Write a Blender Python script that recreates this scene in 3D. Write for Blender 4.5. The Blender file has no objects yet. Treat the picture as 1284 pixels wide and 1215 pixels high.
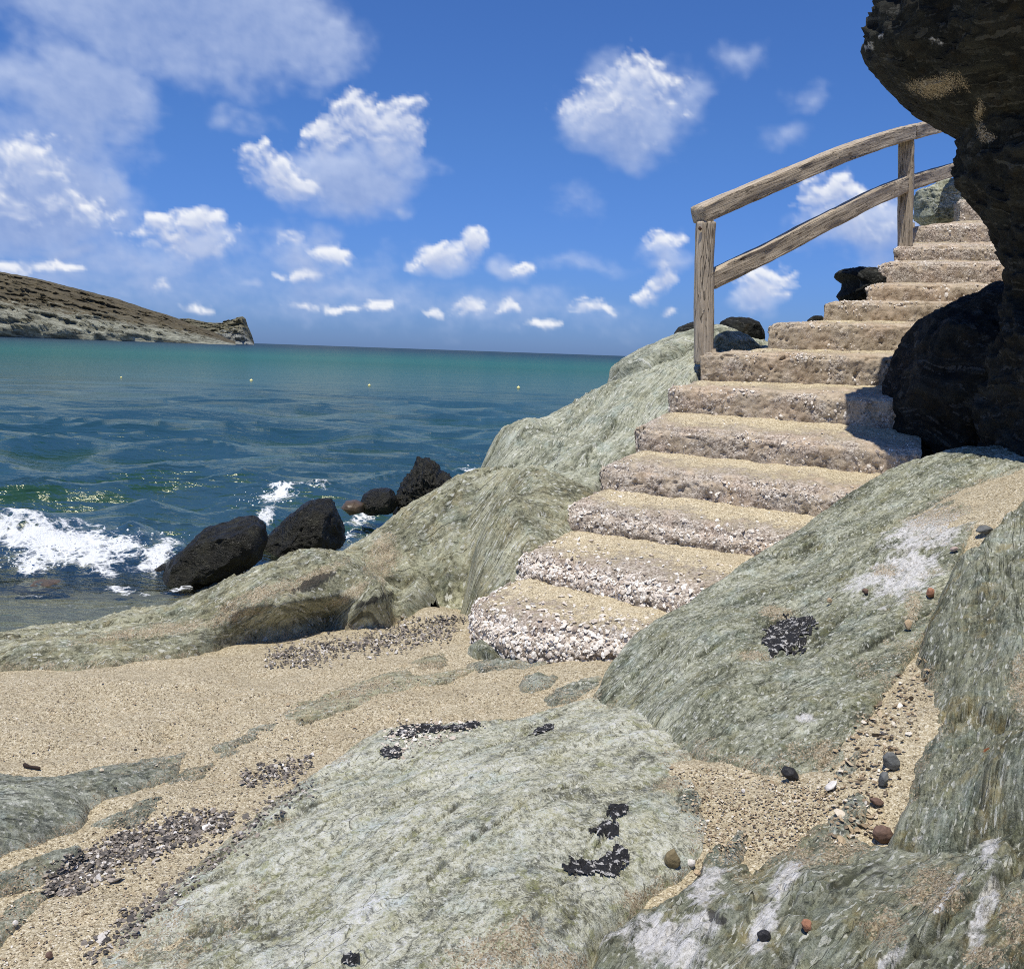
import bpy, math, random
import numpy as np
from math import radians, sin, cos, pi

random.seed(7)
RNG = np.random.default_rng(7)
scene = bpy.context.scene
COL = scene.collection

# ------------------------------------------------------------------ camera
# heights below are measured from the eye; the eye is 2.1 m above the sea
EYE = 2.1
F, CX, CY = 1233.0, 642.0, 607.5            # focal length and centre in photo pixels (1284 x 1215)
PITCH, ROLL = radians(7.66), radians(1.96)
cam_d = bpy.data.cameras.new('camera')
cam = bpy.data.objects.new('camera', cam_d)
COL.objects.link(cam)
cam_d.sensor_fit = 'HORIZONTAL'
cam_d.sensor_width = 36.0
cam_d.lens = 36.0 * F / 1284.0
cam_d.clip_start = 0.05
cam_d.clip_end = 40000.0
_f = np.array([0, cos(PITCH), -sin(PITCH)])
_u0 = np.array([0, sin(PITCH), cos(PITCH)])
_r0 = np.array([1.0, 0, 0])
# camera rolled so that the horizon falls to the right
_r = _r0 * cos(ROLL) + _u0 * sin(ROLL)
_u = -_r0 * sin(ROLL) + _u0 * cos(ROLL)
from mathutils import Matrix, Vector
_m = Matrix(((_r[0], _u[0], -_f[0], 0), (_r[1], _u[1], -_f[1], 0), (_r[2], _u[2], -_f[2], EYE), (0, 0, 0, 1)))
cam.matrix_world = _m
scene.camera = cam

# ------------------------------------------------------------------ light and exposure
SUN = np.array([-0.12, -0.27, 0.955]); SUN /= np.linalg.norm(SUN)
SUN_EL = math.asin(SUN[2]); SUN_AZ = math.atan2(SUN[0], SUN[1])
sd = bpy.data.lights.new('sun', 'SUN')
sd.energy = 4.6
sd.angle = radians(0.53)
sd.color = (1.0, 0.94, 0.83)
so = bpy.data.objects.new('sun', sd)
COL.objects.link(so)
so.rotation_euler = Vector(SUN).to_track_quat('Z', 'Y').to_euler()
so.location = (-3, -6, 30)

scene.view_settings.view_transform = 'Standard'
scene.view_settings.look = 'None'
scene.view_settings.gamma = 1.0
scene.view_settings.exposure = 0.0
scene.view_settings.use_curve_mapping = False
scene.render.engine = 'CYCLES'
scene.cycles.max_bounces = 6
scene.cycles.diffuse_bounces = 3
scene.cycles.glossy_bounces = 3
scene.cycles.transparent_max_bounces = 6
scene.cycles.use_denoising = False
scene.cycles.filter_width = 1.0
scene.cycles.sample_clamp_direct = 1.6
scene.cycles.sample_clamp_indirect = 2.0

# ------------------------------------------------------------------ pixel <-> place
def rays(px, py):
    px = np.asarray(px, float); py = np.asarray(py, float)
    a = (px - CX) / F; b = -(py - CY) / F
    return _f[None] + a.reshape(-1, 1) * _r[None] + b.reshape(-1, 1) * _u[None]
def PY(px, py, y):
    "the point seen at a pixel, y metres in front of the eye (heights relative to the eye)"
    d = rays([px], [py])[0]
    return d * (y / d[1])
def PZ(px, py, z):
    "the point seen at a pixel, at height z relative to the eye"
    d = rays([px], [py])[0]
    return d * (z / d[2])
def project(v):
    zc = v @ _f
    return CX + F * (v @ _r) / zc, CY - F * (v @ _u) / zc
def az_el(px, py):
    d = rays([px], [py])[0]; d = d / np.linalg.norm(d)
    return math.atan2(d[0], d[1]), math.asin(d[2])

# ------------------------------------------------------------------ noise
def _hash(ix, iy, iz):
    h = (ix.astype(np.uint32) * np.uint32(374761393) + iy.astype(np.uint32) * np.uint32(668265263) + iz.astype(np.uint32) * np.uint32(2147483647 - 58131))
    h = (h ^ (h >> np.uint32(13))) * np.uint32(1274126177)
    return h ^ (h >> np.uint32(16))
_ang = np.linspace(0, 2 * pi, 256, endpoint=False)
_gx, _gy = np.cos(_ang), np.sin(_ang)
def perlin2(x, y, seed=0):
    x = np.asarray(x, float) + seed * 17.31; y = np.asarray(y, float) - seed * 9.73
    x0 = np.floor(x); y0 = np.floor(y)
    fx = x - x0; fy = y - y0
    ix = x0.astype(np.int64); iy = y0.astype(np.int64)
    sz = np.full(ix.shape, seed, np.int64)
    def g(dx, dy):
        k = _hash(ix + dx, iy + dy, sz) & np.uint32(255)
        return _gx[k] * (fx - dx) + _gy[k] * (fy - dy)
    u = fx * fx * fx * (fx * (fx * 6 - 15) + 10); v = fy * fy * fy * (fy * (fy * 6 - 15) + 10)
    a = g(0, 0); b = g(1, 0); c = g(0, 1); d = g(1, 1)
    a = a + u * (b - a); c = c + u * (d - c)
    return (a + v * (c - a)) * 1.45
_g3 = RNG.normal(size=(256, 3)); _g3 /= np.linalg.norm(_g3, axis=1)[:, None]
def perlin3(p, seed=0):
    p = p + seed * 13.7
    p0 = np.floor(p); f = p - p0; i = p0.astype(np.int64)
    w = f * f * f * (f * (f * 6 - 15) + 10)
    out = 0
    for dx in (0, 1):
        wx = w[:, 0] if dx else 1 - w[:, 0]
        for dy in (0, 1):
            wy = w[:, 1] if dy else 1 - w[:, 1]
            for dz in (0, 1):
                wz = w[:, 2] if dz else 1 - w[:, 2]
                k = _hash(i[:, 0] + dx, i[:, 1] + dy, i[:, 2] + dz) & np.uint32(255)
                out = out + wx * wy * wz * (_g3[k] * (f - np.array([dx, dy, dz]))).sum(1)
    return out * 1.5
def fbm2(x, y, oct=4, seed=0, gain=0.5):
    s = 0; a = 1; t = 0
    for o in range(oct):
        s = s + a * perlin2(x * 2 ** o, y * 2 ** o, seed + o); t += a; a *= gain
    return s / t
def fbm3(p, oct=4, seed=0, gain=0.5, ridge=False):
    s = 0; a = 1; t = 0
    for o in range(oct):
        n = perlin3(p * 2 ** o, seed + o)
        s = s + a * ((1 - 2 * np.abs(n)) if ridge else n); t += a; a *= gain
    return s / t
def sstep(a, b, x):
    t = np.clip((x - a) / (b - a), 0, 1)
    return t * t * (3 - 2 * t)

def facet2(s, t, seed=0, tilt=.7):
    "broken-chip relief: every jittered cell has its own level and tilt"
    i0 = np.floor(s).astype(np.int64); j0 = np.floor(t).astype(np.int64)
    best = np.full(s.shape, 1e9); h = np.zeros(s.shape)
    sd_ = np.full(s.shape, seed, np.int64)
    for di in (-1, 0, 1):
        for dj in (-1, 0, 1):
            k = _hash(i0 + di, j0 + dj, sd_)
            u = (k & np.uint32(255)) / 255.; v = ((k >> np.uint32(8)) & np.uint32(255)) / 255.
            a = ((k >> np.uint32(16)) & np.uint32(255)) / 255.; b = ((k >> np.uint32(24)) & np.uint32(255)) / 255.
            dx = s - (i0 + di + u); dy = t - (j0 + dj + v)
            d = dx * dx + dy * dy
            m = d < best
            best = np.where(m, d, best)
            h = np.where(m, (a - .5) + tilt * ((b - .5) * dx + (u - .5) * dy), h)
    return h

# ------------------------------------------------------------------ node helper
class NT:
    def __init__(s, tree):
        s.t = tree; s.n = tree.nodes; s.l = tree.links
    def node(s, typ, **kw):
        n = s.n.new(typ)
        for k, v in kw.items():
            setattr(n, k, v)
        return n
    def set(s, sock, v):
        if hasattr(v, 'links') or isinstance(v, bpy.types.NodeSocket):
            s.l.new(v, sock)
        elif isinstance(v, (tuple, list)):
            if sock.type == 'RGBA' and len(v) == 3:
                v = (*v, 1)
            sock.default_value = v
        else:
            sock.default_value = v
    def math(s, op, a, b=None, c=None, clamp=False):
        n = s.node('ShaderNodeMath', operation=op, use_clamp=clamp)
        s.set(n.inputs[0], a)
        if b is not None: s.set(n.inputs[1], b)
        if c is not None: s.set(n.inputs[2], c)
        return n.outputs[0]
    def vmath(s, op, a, b=None, c=None):
        n = s.node('ShaderNodeVectorMath', operation=op)
        s.set(n.inputs[0], a)
        if b is not None: s.set(n.inputs[1], b)
        if c is not None: s.set(n.inputs[2], c)
        return n.outputs['Value'] if op in ('LENGTH', 'DOT_PRODUCT') else n.outputs[0]
    def noise(s, vec, scale, detail=4, rough=0.55, dist=0.0, col=False):
        n = s.node('ShaderNodeTexNoise')
        s.set(n.inputs['Vector'], vec); n.inputs['Scale'].default_value = scale
        n.inputs['Detail'].default_value = detail; n.inputs['Roughness'].default_value = rough
        n.inputs['Distortion'].default_value = dist
        return n.outputs['Color' if col else 'Fac']
    def voro(s, vec, scale, feature='F1', out='Distance', rnd=1.0):
        n = s.node('ShaderNodeTexVoronoi', feature=feature)
        s.set(n.inputs['Vector'], vec); n.inputs['Scale'].default_value = scale
        n.inputs['Randomness'].default_value = rnd
        return n.outputs[out]
    def ramp(s, fac, stops, interp='LINEAR'):
        n = s.node('ShaderNodeValToRGB')
        cr = n.color_ramp; cr.interpolation = interp
        while len(cr.elements) < len(stops): cr.elements.new(0.5)
        for e, (p, c) in zip(cr.elements, stops):
            e.position = p
            e.color = (c, c, c, 1) if not isinstance(c, (tuple, list)) else (*c[:3], 1)
        s.set(n.inputs[0], fac)
        return n.outputs[0]
    def range(s, v, a, b, c=0.0, d=1.0, smooth=True):
        n = s.node('ShaderNodeMapRange', interpolation_type='SMOOTHSTEP' if smooth else 'LINEAR')
        s.set(n.inputs['Value'], v)
        for k, q in zip(('From Min', 'From Max', 'To Min', 'To Max'), (a, b, c, d)):
            n.inputs[k].default_value = q
        return n.outputs[0]
    def mix(s, fac, a, b, blend='MIX'):
        n = s.node('ShaderNodeMix', data_type='RGBA', blend_type=blend)
        s.set(n.inputs[0], fac); s.set(n.inputs[6], a); s.set(n.inputs[7], b)
        return n.outputs[2]
    def attr(s, name, out='Fac'):
        return s.node('ShaderNodeAttribute', attribute_name=name).outputs[out]
    def bump(s, h, strength=0.5, dist=0.01, normal=None):
        n = s.node('ShaderNodeBump')
        n.inputs['Strength'].default_value = strength; n.inputs['Distance'].default_value = dist
        s.set(n.inputs['Height'], h)
        if normal is not None: s.set(n.inputs['Normal'], normal)
        return n.outputs[0]
    def sep(s, v):
        n = s.node('ShaderNodeSeparateXYZ'); s.set(n.inputs[0], v); return n.outputs
    def comb(s, x, y, z=0.0):
        n = s.node('ShaderNodeCombineXYZ')
        for i, v in enumerate((x, y, z)): s.set(n.inputs[i], v)
        return n.outputs[0]

def new_mat(name):
    m = bpy.data.materials.new(name); m.use_nodes = True
    m.node_tree.nodes.clear()
    t = NT(m.node_tree)
    out = t.node('ShaderNodeOutputMaterial')
    return m, t, out
def principled(t, out, color, rough=0.8, normal=None, spec=0.35, **kw):
    b = t.node('ShaderNodeBsdfPrincipled')
    t.set(b.inputs['Base Color'], color); t.set(b.inputs['Roughness'], rough)
    t.set(b.inputs['Specular IOR Level'], spec)
    if normal is not None: t.set(b.inputs['Normal'], normal)
    for k, v in kw.items(): t.set(b.inputs[k], v)
    t.l.new(b.outputs[0], out.inputs['Surface'])
    return b

# ------------------------------------------------------------------ sky with clouds
world = bpy.data.worlds.new('World'); scene.world = world
world.use_nodes = True
def sky_group():
    g = bpy.data.node_groups.new('clear_sky', 'ShaderNodeTree')
    g.interface.new_socket('Direction', in_out='INPUT', socket_type='NodeSocketVector')
    g.interface.new_socket('Color', in_out='OUTPUT', socket_type='NodeSocketColor')
    t = NT(g); gi = t.node('NodeGroupInput'); go = t.node('NodeGroupOutput')
    sky = t.node('ShaderNodeTexSky', sky_type='NISHITA')
    sky.sun_disc = False
    sky.sun_elevation = SUN_EL; sky.sun_rotation = SUN_AZ
    sky.altitude = 0; sky.air_density = 1.0; sky.dust_density = 0.35; sky.ozone_density = 3.0
    t.l.new(gi.outputs[0], sky.inputs[0])
    # deep Aegean blue: the same grading all round, a little stronger towards the horizon
    tint = t.ramp(t.sep(gi.outputs[0])[2], [(0, (.29, .48, .97)), (.08, (.34, .55, .97)), (.20, (.39, .63, .95)), (.45, (.41, .66, .97))])
    c = t.mix(1.0, sky.outputs[0], tint, 'MULTIPLY')
    c = t.mix(1.0, c, (1.0, 1.03, 1.2), 'MULTIPLY')
    t.l.new(c, go.inputs[0])
    return g
SKY = sky_group()
def build_world():
    world.node_tree.nodes.clear()
    t = NT(world.node_tree)
    out = t.node('ShaderNodeOutputWorld'); bg = t.node('ShaderNodeBackground')
    n = t.node('ShaderNodeGroup'); n.node_tree = SKY
    t.l.new(t.node('ShaderNodeTexCoord').outputs['Generated'], n.inputs[0])
    t.l.new(n.outputs[0], bg.inputs[0]); bg.inputs[1].default_value = 0.1
    t.l.new(bg.outputs[0], out.inputs[0])
build_world()

# ------------------------------------------------------------------ mesh helpers
def mesh_from(name, v, quads, smooth=True):
    "v is relative to the eye; quads is an (n,4) or (n,3) index array"
    v = np.asarray(v, float).copy(); v[:, 2] += EYE
    k = quads.shape[1]
    me = bpy.data.meshes.new(name)
    me.vertices.add(len(v)); me.vertices.foreach_set('co', v.ravel().astype(np.float32))
    n = len(quads)
    me.loops.add(n * k); me.loops.foreach_set('vertex_index', quads.ravel().astype(np.int32))
    me.polygons.add(n)
    me.polygons.foreach_set('loop_start', np.arange(0, n * k, k, dtype=np.int32))
    me.polygons.foreach_set('use_smooth', np.full(n, smooth))
    me.update(calc_edges=True)
    me.validate()
    return me
def add_attr(me, name, arr):
    arr = np.asarray(arr, np.float32)
    if arr.ndim == 1:
        a = me.attributes.new(name, 'FLOAT', 'POINT'); a.data.foreach_set('value', arr)
    else:
        a = me.attributes.new(name, 'FLOAT_VECTOR', 'POINT'); a.data.foreach_set('vector', arr.ravel())
def link(name, me, mat, parent=None, label=None, cat=None, group=None, kind=None):
    o = bpy.data.objects.new(name, me); COL.objects.link(o)
    if mat is not None: me.materials.append(mat)
    if parent is not None: o.parent = parent
    if label: o['label'] = label
    if cat: o['category'] = cat
    if group: o['group'] = group
    if kind: o['kind'] = kind
    return o
def empty(name, loc, label, cat, group=None):
    o = bpy.data.objects.new(name, None); COL.objects.link(o)
    o.location = (loc[0], loc[1], loc[2] + EYE); o.empty_display_size = 0.1
    o['label'] = label; o['category'] = cat
    if group: o['group'] = group
    return o
def under(o, parent):
    "parent a mesh built in place under an Empty that is only moved, not turned"
    o.parent = parent
    o.matrix_parent_inverse = Matrix.Translation(-parent.location)
    return o
def grid_faces(nr, nc, keep=None, wrap=False):
    i = np.arange(nr - 1)[:, None]; j = np.arange(nc if wrap else nc - 1)[None, :]
    a = i * nc + j; b = i * nc + (j + 1) % nc
    q = np.stack([a, b, b + nc, a + nc], -1).reshape(-1, 4)
    if keep is not None:
        q = q[keep[q].all(1)]
    return q
def compact(v, q):
    used = np.zeros(len(v), bool); used[q.ravel()] = True
    idx = np.cumsum(used) - 1
    return used, idx[q]
class TPS:
    def __init__(s, pts, reg=0.002):
        p = np.asarray(pts, float); s.p = p[:, :2]; n = len(p)
        K = s._k(((s.p[:, None] - s.p[None]) ** 2).sum(-1)) + reg * np.eye(n)
        A = np.zeros((n + 3, n + 3)); A[:n, :n] = K
        A[:n, n] = 1; A[:n, n + 1:] = s.p; A[n:, :n] = A[:n, n:].T
        s.w = np.linalg.solve(A, np.r_[p[:, 2], 0, 0, 0])
    def _k(s, r2): return 0.5 * r2 * np.log(r2 + 1e-12)
    def __call__(s, x, y):
        o = s.w[-3] + s.w[-2] * x + s.w[-1] * y
        for (a, b), w in zip(s.p, s.w):
            o = o + w * s._k((x - a) ** 2 + (y - b) ** 2)
        return o
def poly_dist(x, y, poly):
    "signed distance to a polygon, positive inside"
    poly = np.asarray(poly, float)[:, :2]; n = len(poly)
    d2 = np.full(x.shape, 1e9); inside = np.zeros(x.shape, bool)
    for i in range(n):
        ax, ay = poly[i]; bx, by = poly[(i + 1) % n]
        ex, ey = bx - ax, by - ay
        t = np.clip(((x - ax) * ex + (y - ay) * ey) / (ex * ex + ey * ey + 1e-12), 0, 1)
        d2 = np.minimum(d2, (x - ax - t * ex) ** 2 + (y - ay - t * ey) ** 2)
        c = ((ay > y) != (by > y)) & (x < (bx - ax) * (y - ay) / (by - ay + 1e-12) + ax)
        inside ^= c
    d = np.sqrt(d2)
    return np.where(inside, d, -d)
def blob_mask(v, blobs, seed=0, rough=0.5, soft=0.5):
    "mask from ellipses given in photo pixels (cx, cy, rx, ry, angle), broken up by noise"
    px, py = project(v)
    m = np.full(len(v), -1.0)
    n = (fbm2(v[:, 0] * 14, v[:, 1] * 14, 5, 50 + seed, .65) + .35 * fbm2(v[:, 0] * 70, v[:, 1] * 70, 2, 90 + seed)) * rough * 2
    for b in blobs:
        cx, cy, rx, ry = b[:4]; an = radians(b[4]) if len(b) > 4 else 0
        dx, dy = px - cx, py - cy
        u = (dx * cos(an) + dy * sin(an)) / rx; w = (-dx * sin(an) + dy * cos(an)) / ry
        m = np.maximum(m, 1 - np.sqrt(u * u + w * w))
    return sstep(-soft * .5, soft * .5, m + n * .7)
def sine_fold(x, y, seed, amp, freq):
    return amp * perlin2(x * freq, y * freq, seed)

# ------------------------------------------------------------------ cloudy part of the sky: a far ring-shaped dome, open above
def build_sky():
    # clouds: position (photo pixels), half sizes, opacity, kind (1 = crisp heap, 0 = thin veil)
    C = [(225, 10, 225, 85, 1.1, 0), (330, 30, 130, 75, .9, 0), (110, 105, 90, 60, .85, 0), (45, 135, 100, 60, .7, 0), (60, 180, 120, 40, .4, 0), (400, 80, 32, 34, .5, 0),
         (30, 240, 135, 95, .85, 0), (120, 215, 50, 46, .6, 0), (42, 208, 38, 36, .55, 1), (100, 268, 40, 24, .5, 1), (18, 255, 40, 34, .5, 1), (75, 312, 80, 24, .5, 0),
         (228, 303, 52, 40, .9, 1), (268, 312, 58, 26, .75, 0), (205, 283, 28, 24, .8, 1), (245, 282, 24, 24, .9, 1),
         (452, 155, 58, 44, 1., 1), (490, 165, 34, 40, .9, 1), (418, 165, 32, 30, .9, 1), (360, 224, 48, 36, .95, 1), (435, 240, 95, 50, .78, 0), (480, 205, 55, 42, .6, 0),
         (775, 140, 98, 68, .85, 0), (775, 145, 66, 46, .75, 1), (810, 105, 46, 34, .75, 1), (715, 145, 44, 36, .7, 0), (850, 120, 50, 50, .45, 0), (925, 65, 40, 22, .34, 0), (1015, 120, 34, 30, .36, 0), (985, 175, 30, 22, .26, 0),
         (560, 322, 46, 20, .85, 1), (590, 308, 22, 20, .85, 1), (565, 325, 60, 26, .5, 0), (390, 320, 58, 36, .5, 0), (415, 318, 24, 17, .6, 1), (365, 300, 16, 14, .5, 1), (380, 346, 34, 9, .6, 1),
         (1045, 250, 42, 34, .95, 1), (1060, 280, 56, 34, .75, 1), (1085, 295, 105, 48, .80, 0), (958, 360, 40, 28, .8, 1), (945, 378, 46, 34, .6, 0),
         (832, 306, 32, 18, .6, 1), (832, 308, 42, 24, .5, 0), (826, 358, 18, 20, .85, 1), (815, 376, 18, 13, .6, 1), (838, 396, 13, 9, .7, 1), (650, 346, 24, 22, .5, 0), (655, 340, 12, 11, .45, 1),
         (590, 386, 22, 16, .8, 1), (545, 396, 20, 9, .55, 1), (642, 386, 17, 9, .6, 1), (682, 404, 28, 8, .5, 1), (745, 388, 30, 11, .5, 1), (472, 383, 24, 12, .85, 1), (425, 388, 32, 10, .5, 1),
         (200, 361, 16, 10, .6, 1), (375, 386, 20, 8, .4, 1), (8, 335, 26, 14, .7, 1), (65, 334, 42, 8, .55, 1), (250, 388, 24, 9, .5, 1), (318, 357, 18, 9, .4, 0), (315, 140, 40, 26, .36, 0), (490, 270, 20, 14, .42, 0),
         (730, 330, 80, 14, .26, 0), (720, 255, 46, 18, .16, 0), (150, 345, 260, 60, .42, 0), (430, 360, 180, 44, .34, 0), (620, 395, 280, 34, .30, 0), (260, 320, 90, 30, .45, 0)]
    R = random.Random(3)
    B = []
    for c in C:
        a, e = az_el(c[0], c[1]); B.append((a, e, c[2] / F, c[3] / F, c[4], c[5]))
    for i in range(26):      # the same kind of sky goes on outside the frame
        a = .62 + (2 * pi - 1.3) * (i + .5) / 26
        B.append((a if a < pi else a - 2 * pi, R.uniform(.05, .5), R.uniform(.05, .13), R.uniform(.03, .06), R.uniform(.5, .9), i % 2))
        B.append((a + .1 if a + .1 < pi else a + .1 - 2 * pi, R.uniform(.02, .12), R.uniform(.02, .04), R.uniform(.008, .016), R.uniform(.5, .9), 1))
    for x0, y0 in ((150, -90), (700, -130), (1050, -80), (420, -170)):
        a, e = az_el(x0, y0); B.append((a, e, .1, .05, .6, 0))
    av = np.r_[np.linspace(-pi, -.56, 150, endpoint=False), np.arange(-.56, .49, .0024), np.linspace(.49, pi, 150)]
    ev = np.r_[-.03, -.012, -.004, np.arange(0, .37, .0020), np.linspace(.3725, .72, 40)]
    E, A = np.meshgrid(ev, av, indexing='ij'); a = A.ravel(); e = E.ravel()
    w1 = .030 * fbm2(a * 14, e * 14, 4, 500, .6); w2 = .024 * fbm2(a * 14, e * 14, 4, 520, .6)
    v1 = .07 * fbm2(a * 7, e * 9, 5, 540, .62); v2 = .05 * fbm2(a * 7, e * 9, 5, 560, .62)
    bil = 0; am = .5
    for o in range(5):
        bil = bil + am * np.abs(perlin2((a + w1) * 30 * 2 ** o, (e + w2) * 34 * 2 ** o, 580 + o)); am *= .55
    heap = np.full(a.shape, -9.); veil = np.full(a.shape, -9.); vh = np.zeros(a.shape)
    for ca, ce, ra, re, op, k in B:
        sel = np.where((np.abs(a - ca) < ra * 1.6 + .08) & (np.abs(e - ce) < re * 1.6 + .07))[0]
        if not len(sel): continue
        sc = min(1, re / .025)
        if k:
            dx = a[sel] - ca + w1[sel] * (.35 + .65 * sc); dy = e[sel] - ce + w2[sel] * (.35 + .65 * sc)
            dy = np.where(dy < 0, dy * 1.25, dy)
            f = op * (1 - np.sqrt((dx / ra) ** 2 + (dy / re) ** 2))
            hi = np.maximum(heap[sel], f); lo = np.minimum(heap[sel], f)
            heap[sel] = hi + .10 * np.exp(-(hi - lo) / .12) * (lo > -.5)
        else:
            dx = a[sel] - ca + v1[sel] * (.3 + .7 * sc); dy = e[sel] - ce + v2[sel] * (.3 + .7 * sc)
            veil[sel] = np.maximum(veil[sel], op * (1 - np.sqrt((dx / ra) ** 2 + (dy / re) ** 2)))
    sh = E.shape
    fine = fbm2(a * 70, e * 80, 4, 600, .6)
    D = heap * .92 + .62 * (bil - .24) + .20 * fine
    V = veil + .16 * fbm2(a * 22, e * 30, 5, 620, .62) + .05 * fine
    D2 = np.clip(D, -.3, 1).reshape(sh); V2 = V.reshape(sh)
    # light comes from above: dim what lies under thick cloud
    dd = np.clip(D2, 0, 1); tau = np.zeros(sh)
    for s_, wgt in ((1, .5), (3, .8), (4, 1.), (7, 1.), (10, 1.), (14, .9), (19, .7)):
        x_ = np.zeros(sh); x_[:-s_] = dd[s_:]; tau += wgt * x_
    bilr = bil.reshape(sh); up = np.zeros(sh); up[:-2] = (bilr[2:] - bilr[:-2])
    lit = np.exp(-.55 * tau) + .8 * np.clip(-up, -.25, .25)
    soft = .34 + .75 * (1 - np.clip(lit, 0, 1))
    ah = np.clip((D2 - .0) / soft, 0, 1); ah = ah * ah * (3 - 2 * ah)
    avl = sstep(-.02, .55, V2) * .85
    vt = np.zeros(sh)
    for s_ in (3, 8, 14):
        x_ = np.zeros(sh); x_[:-s_] = np.clip(V2, 0, 1)[s_:]; vt += x_
    vl = np.clip(np.exp(-.75 * vt) + .25 * fine.reshape(sh), 0, 1)
    r = 20000.0
    v = np.stack([np.sin(a) * np.cos(e), np.cos(a) * np.cos(e), np.sin(e)], 1) * r
    q = grid_faces(len(ev), len(av))[:, ::-1]
    me = mesh_from('sky', v, q)
    add_attr(me, 'heap', ah.ravel()); add_attr(me, 'heap_light', np.clip(lit, 0, 1).ravel())
    add_attr(me, 'veil', avl.ravel()); add_attr(me, 'veil_light', vl.ravel())
    m, t, out = new_mat('sky_and_clouds')
    n = t.node('ShaderNodeGroup'); n.node_tree = SKY
    pos = t.vmath('NORMALIZE', t.node('ShaderNodeNewGeometry').outputs['Position'])
    t.l.new(pos, n.inputs[0])
    K = 10.0
    kk = lambda *c: tuple(x * K for x in c)
    cv = t.mix(t.attr('veil_light'), kk(.25, .36, .66), kk(.60, .69, .90))
    ch = t.mix(t.attr('heap_light'), kk(.34, .44, .72), kk(.92, .94, .985))
    c = t.mix(t.attr('veil'), n.outputs[0], cv)
    c = t.mix(t.math('MULTIPLY', t.attr('heap'), .96), c, ch)
    em = t.node('ShaderNodeEmission'); t.l.new(c, em.inputs[0]); em.inputs[1].default_value = .1
    t.l.new(em.outputs[0], out.inputs['Surface'])
    m.cycles.emission_sampling = 'NONE'
    link('sky', me, m, kind='structure')
build_sky()

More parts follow.
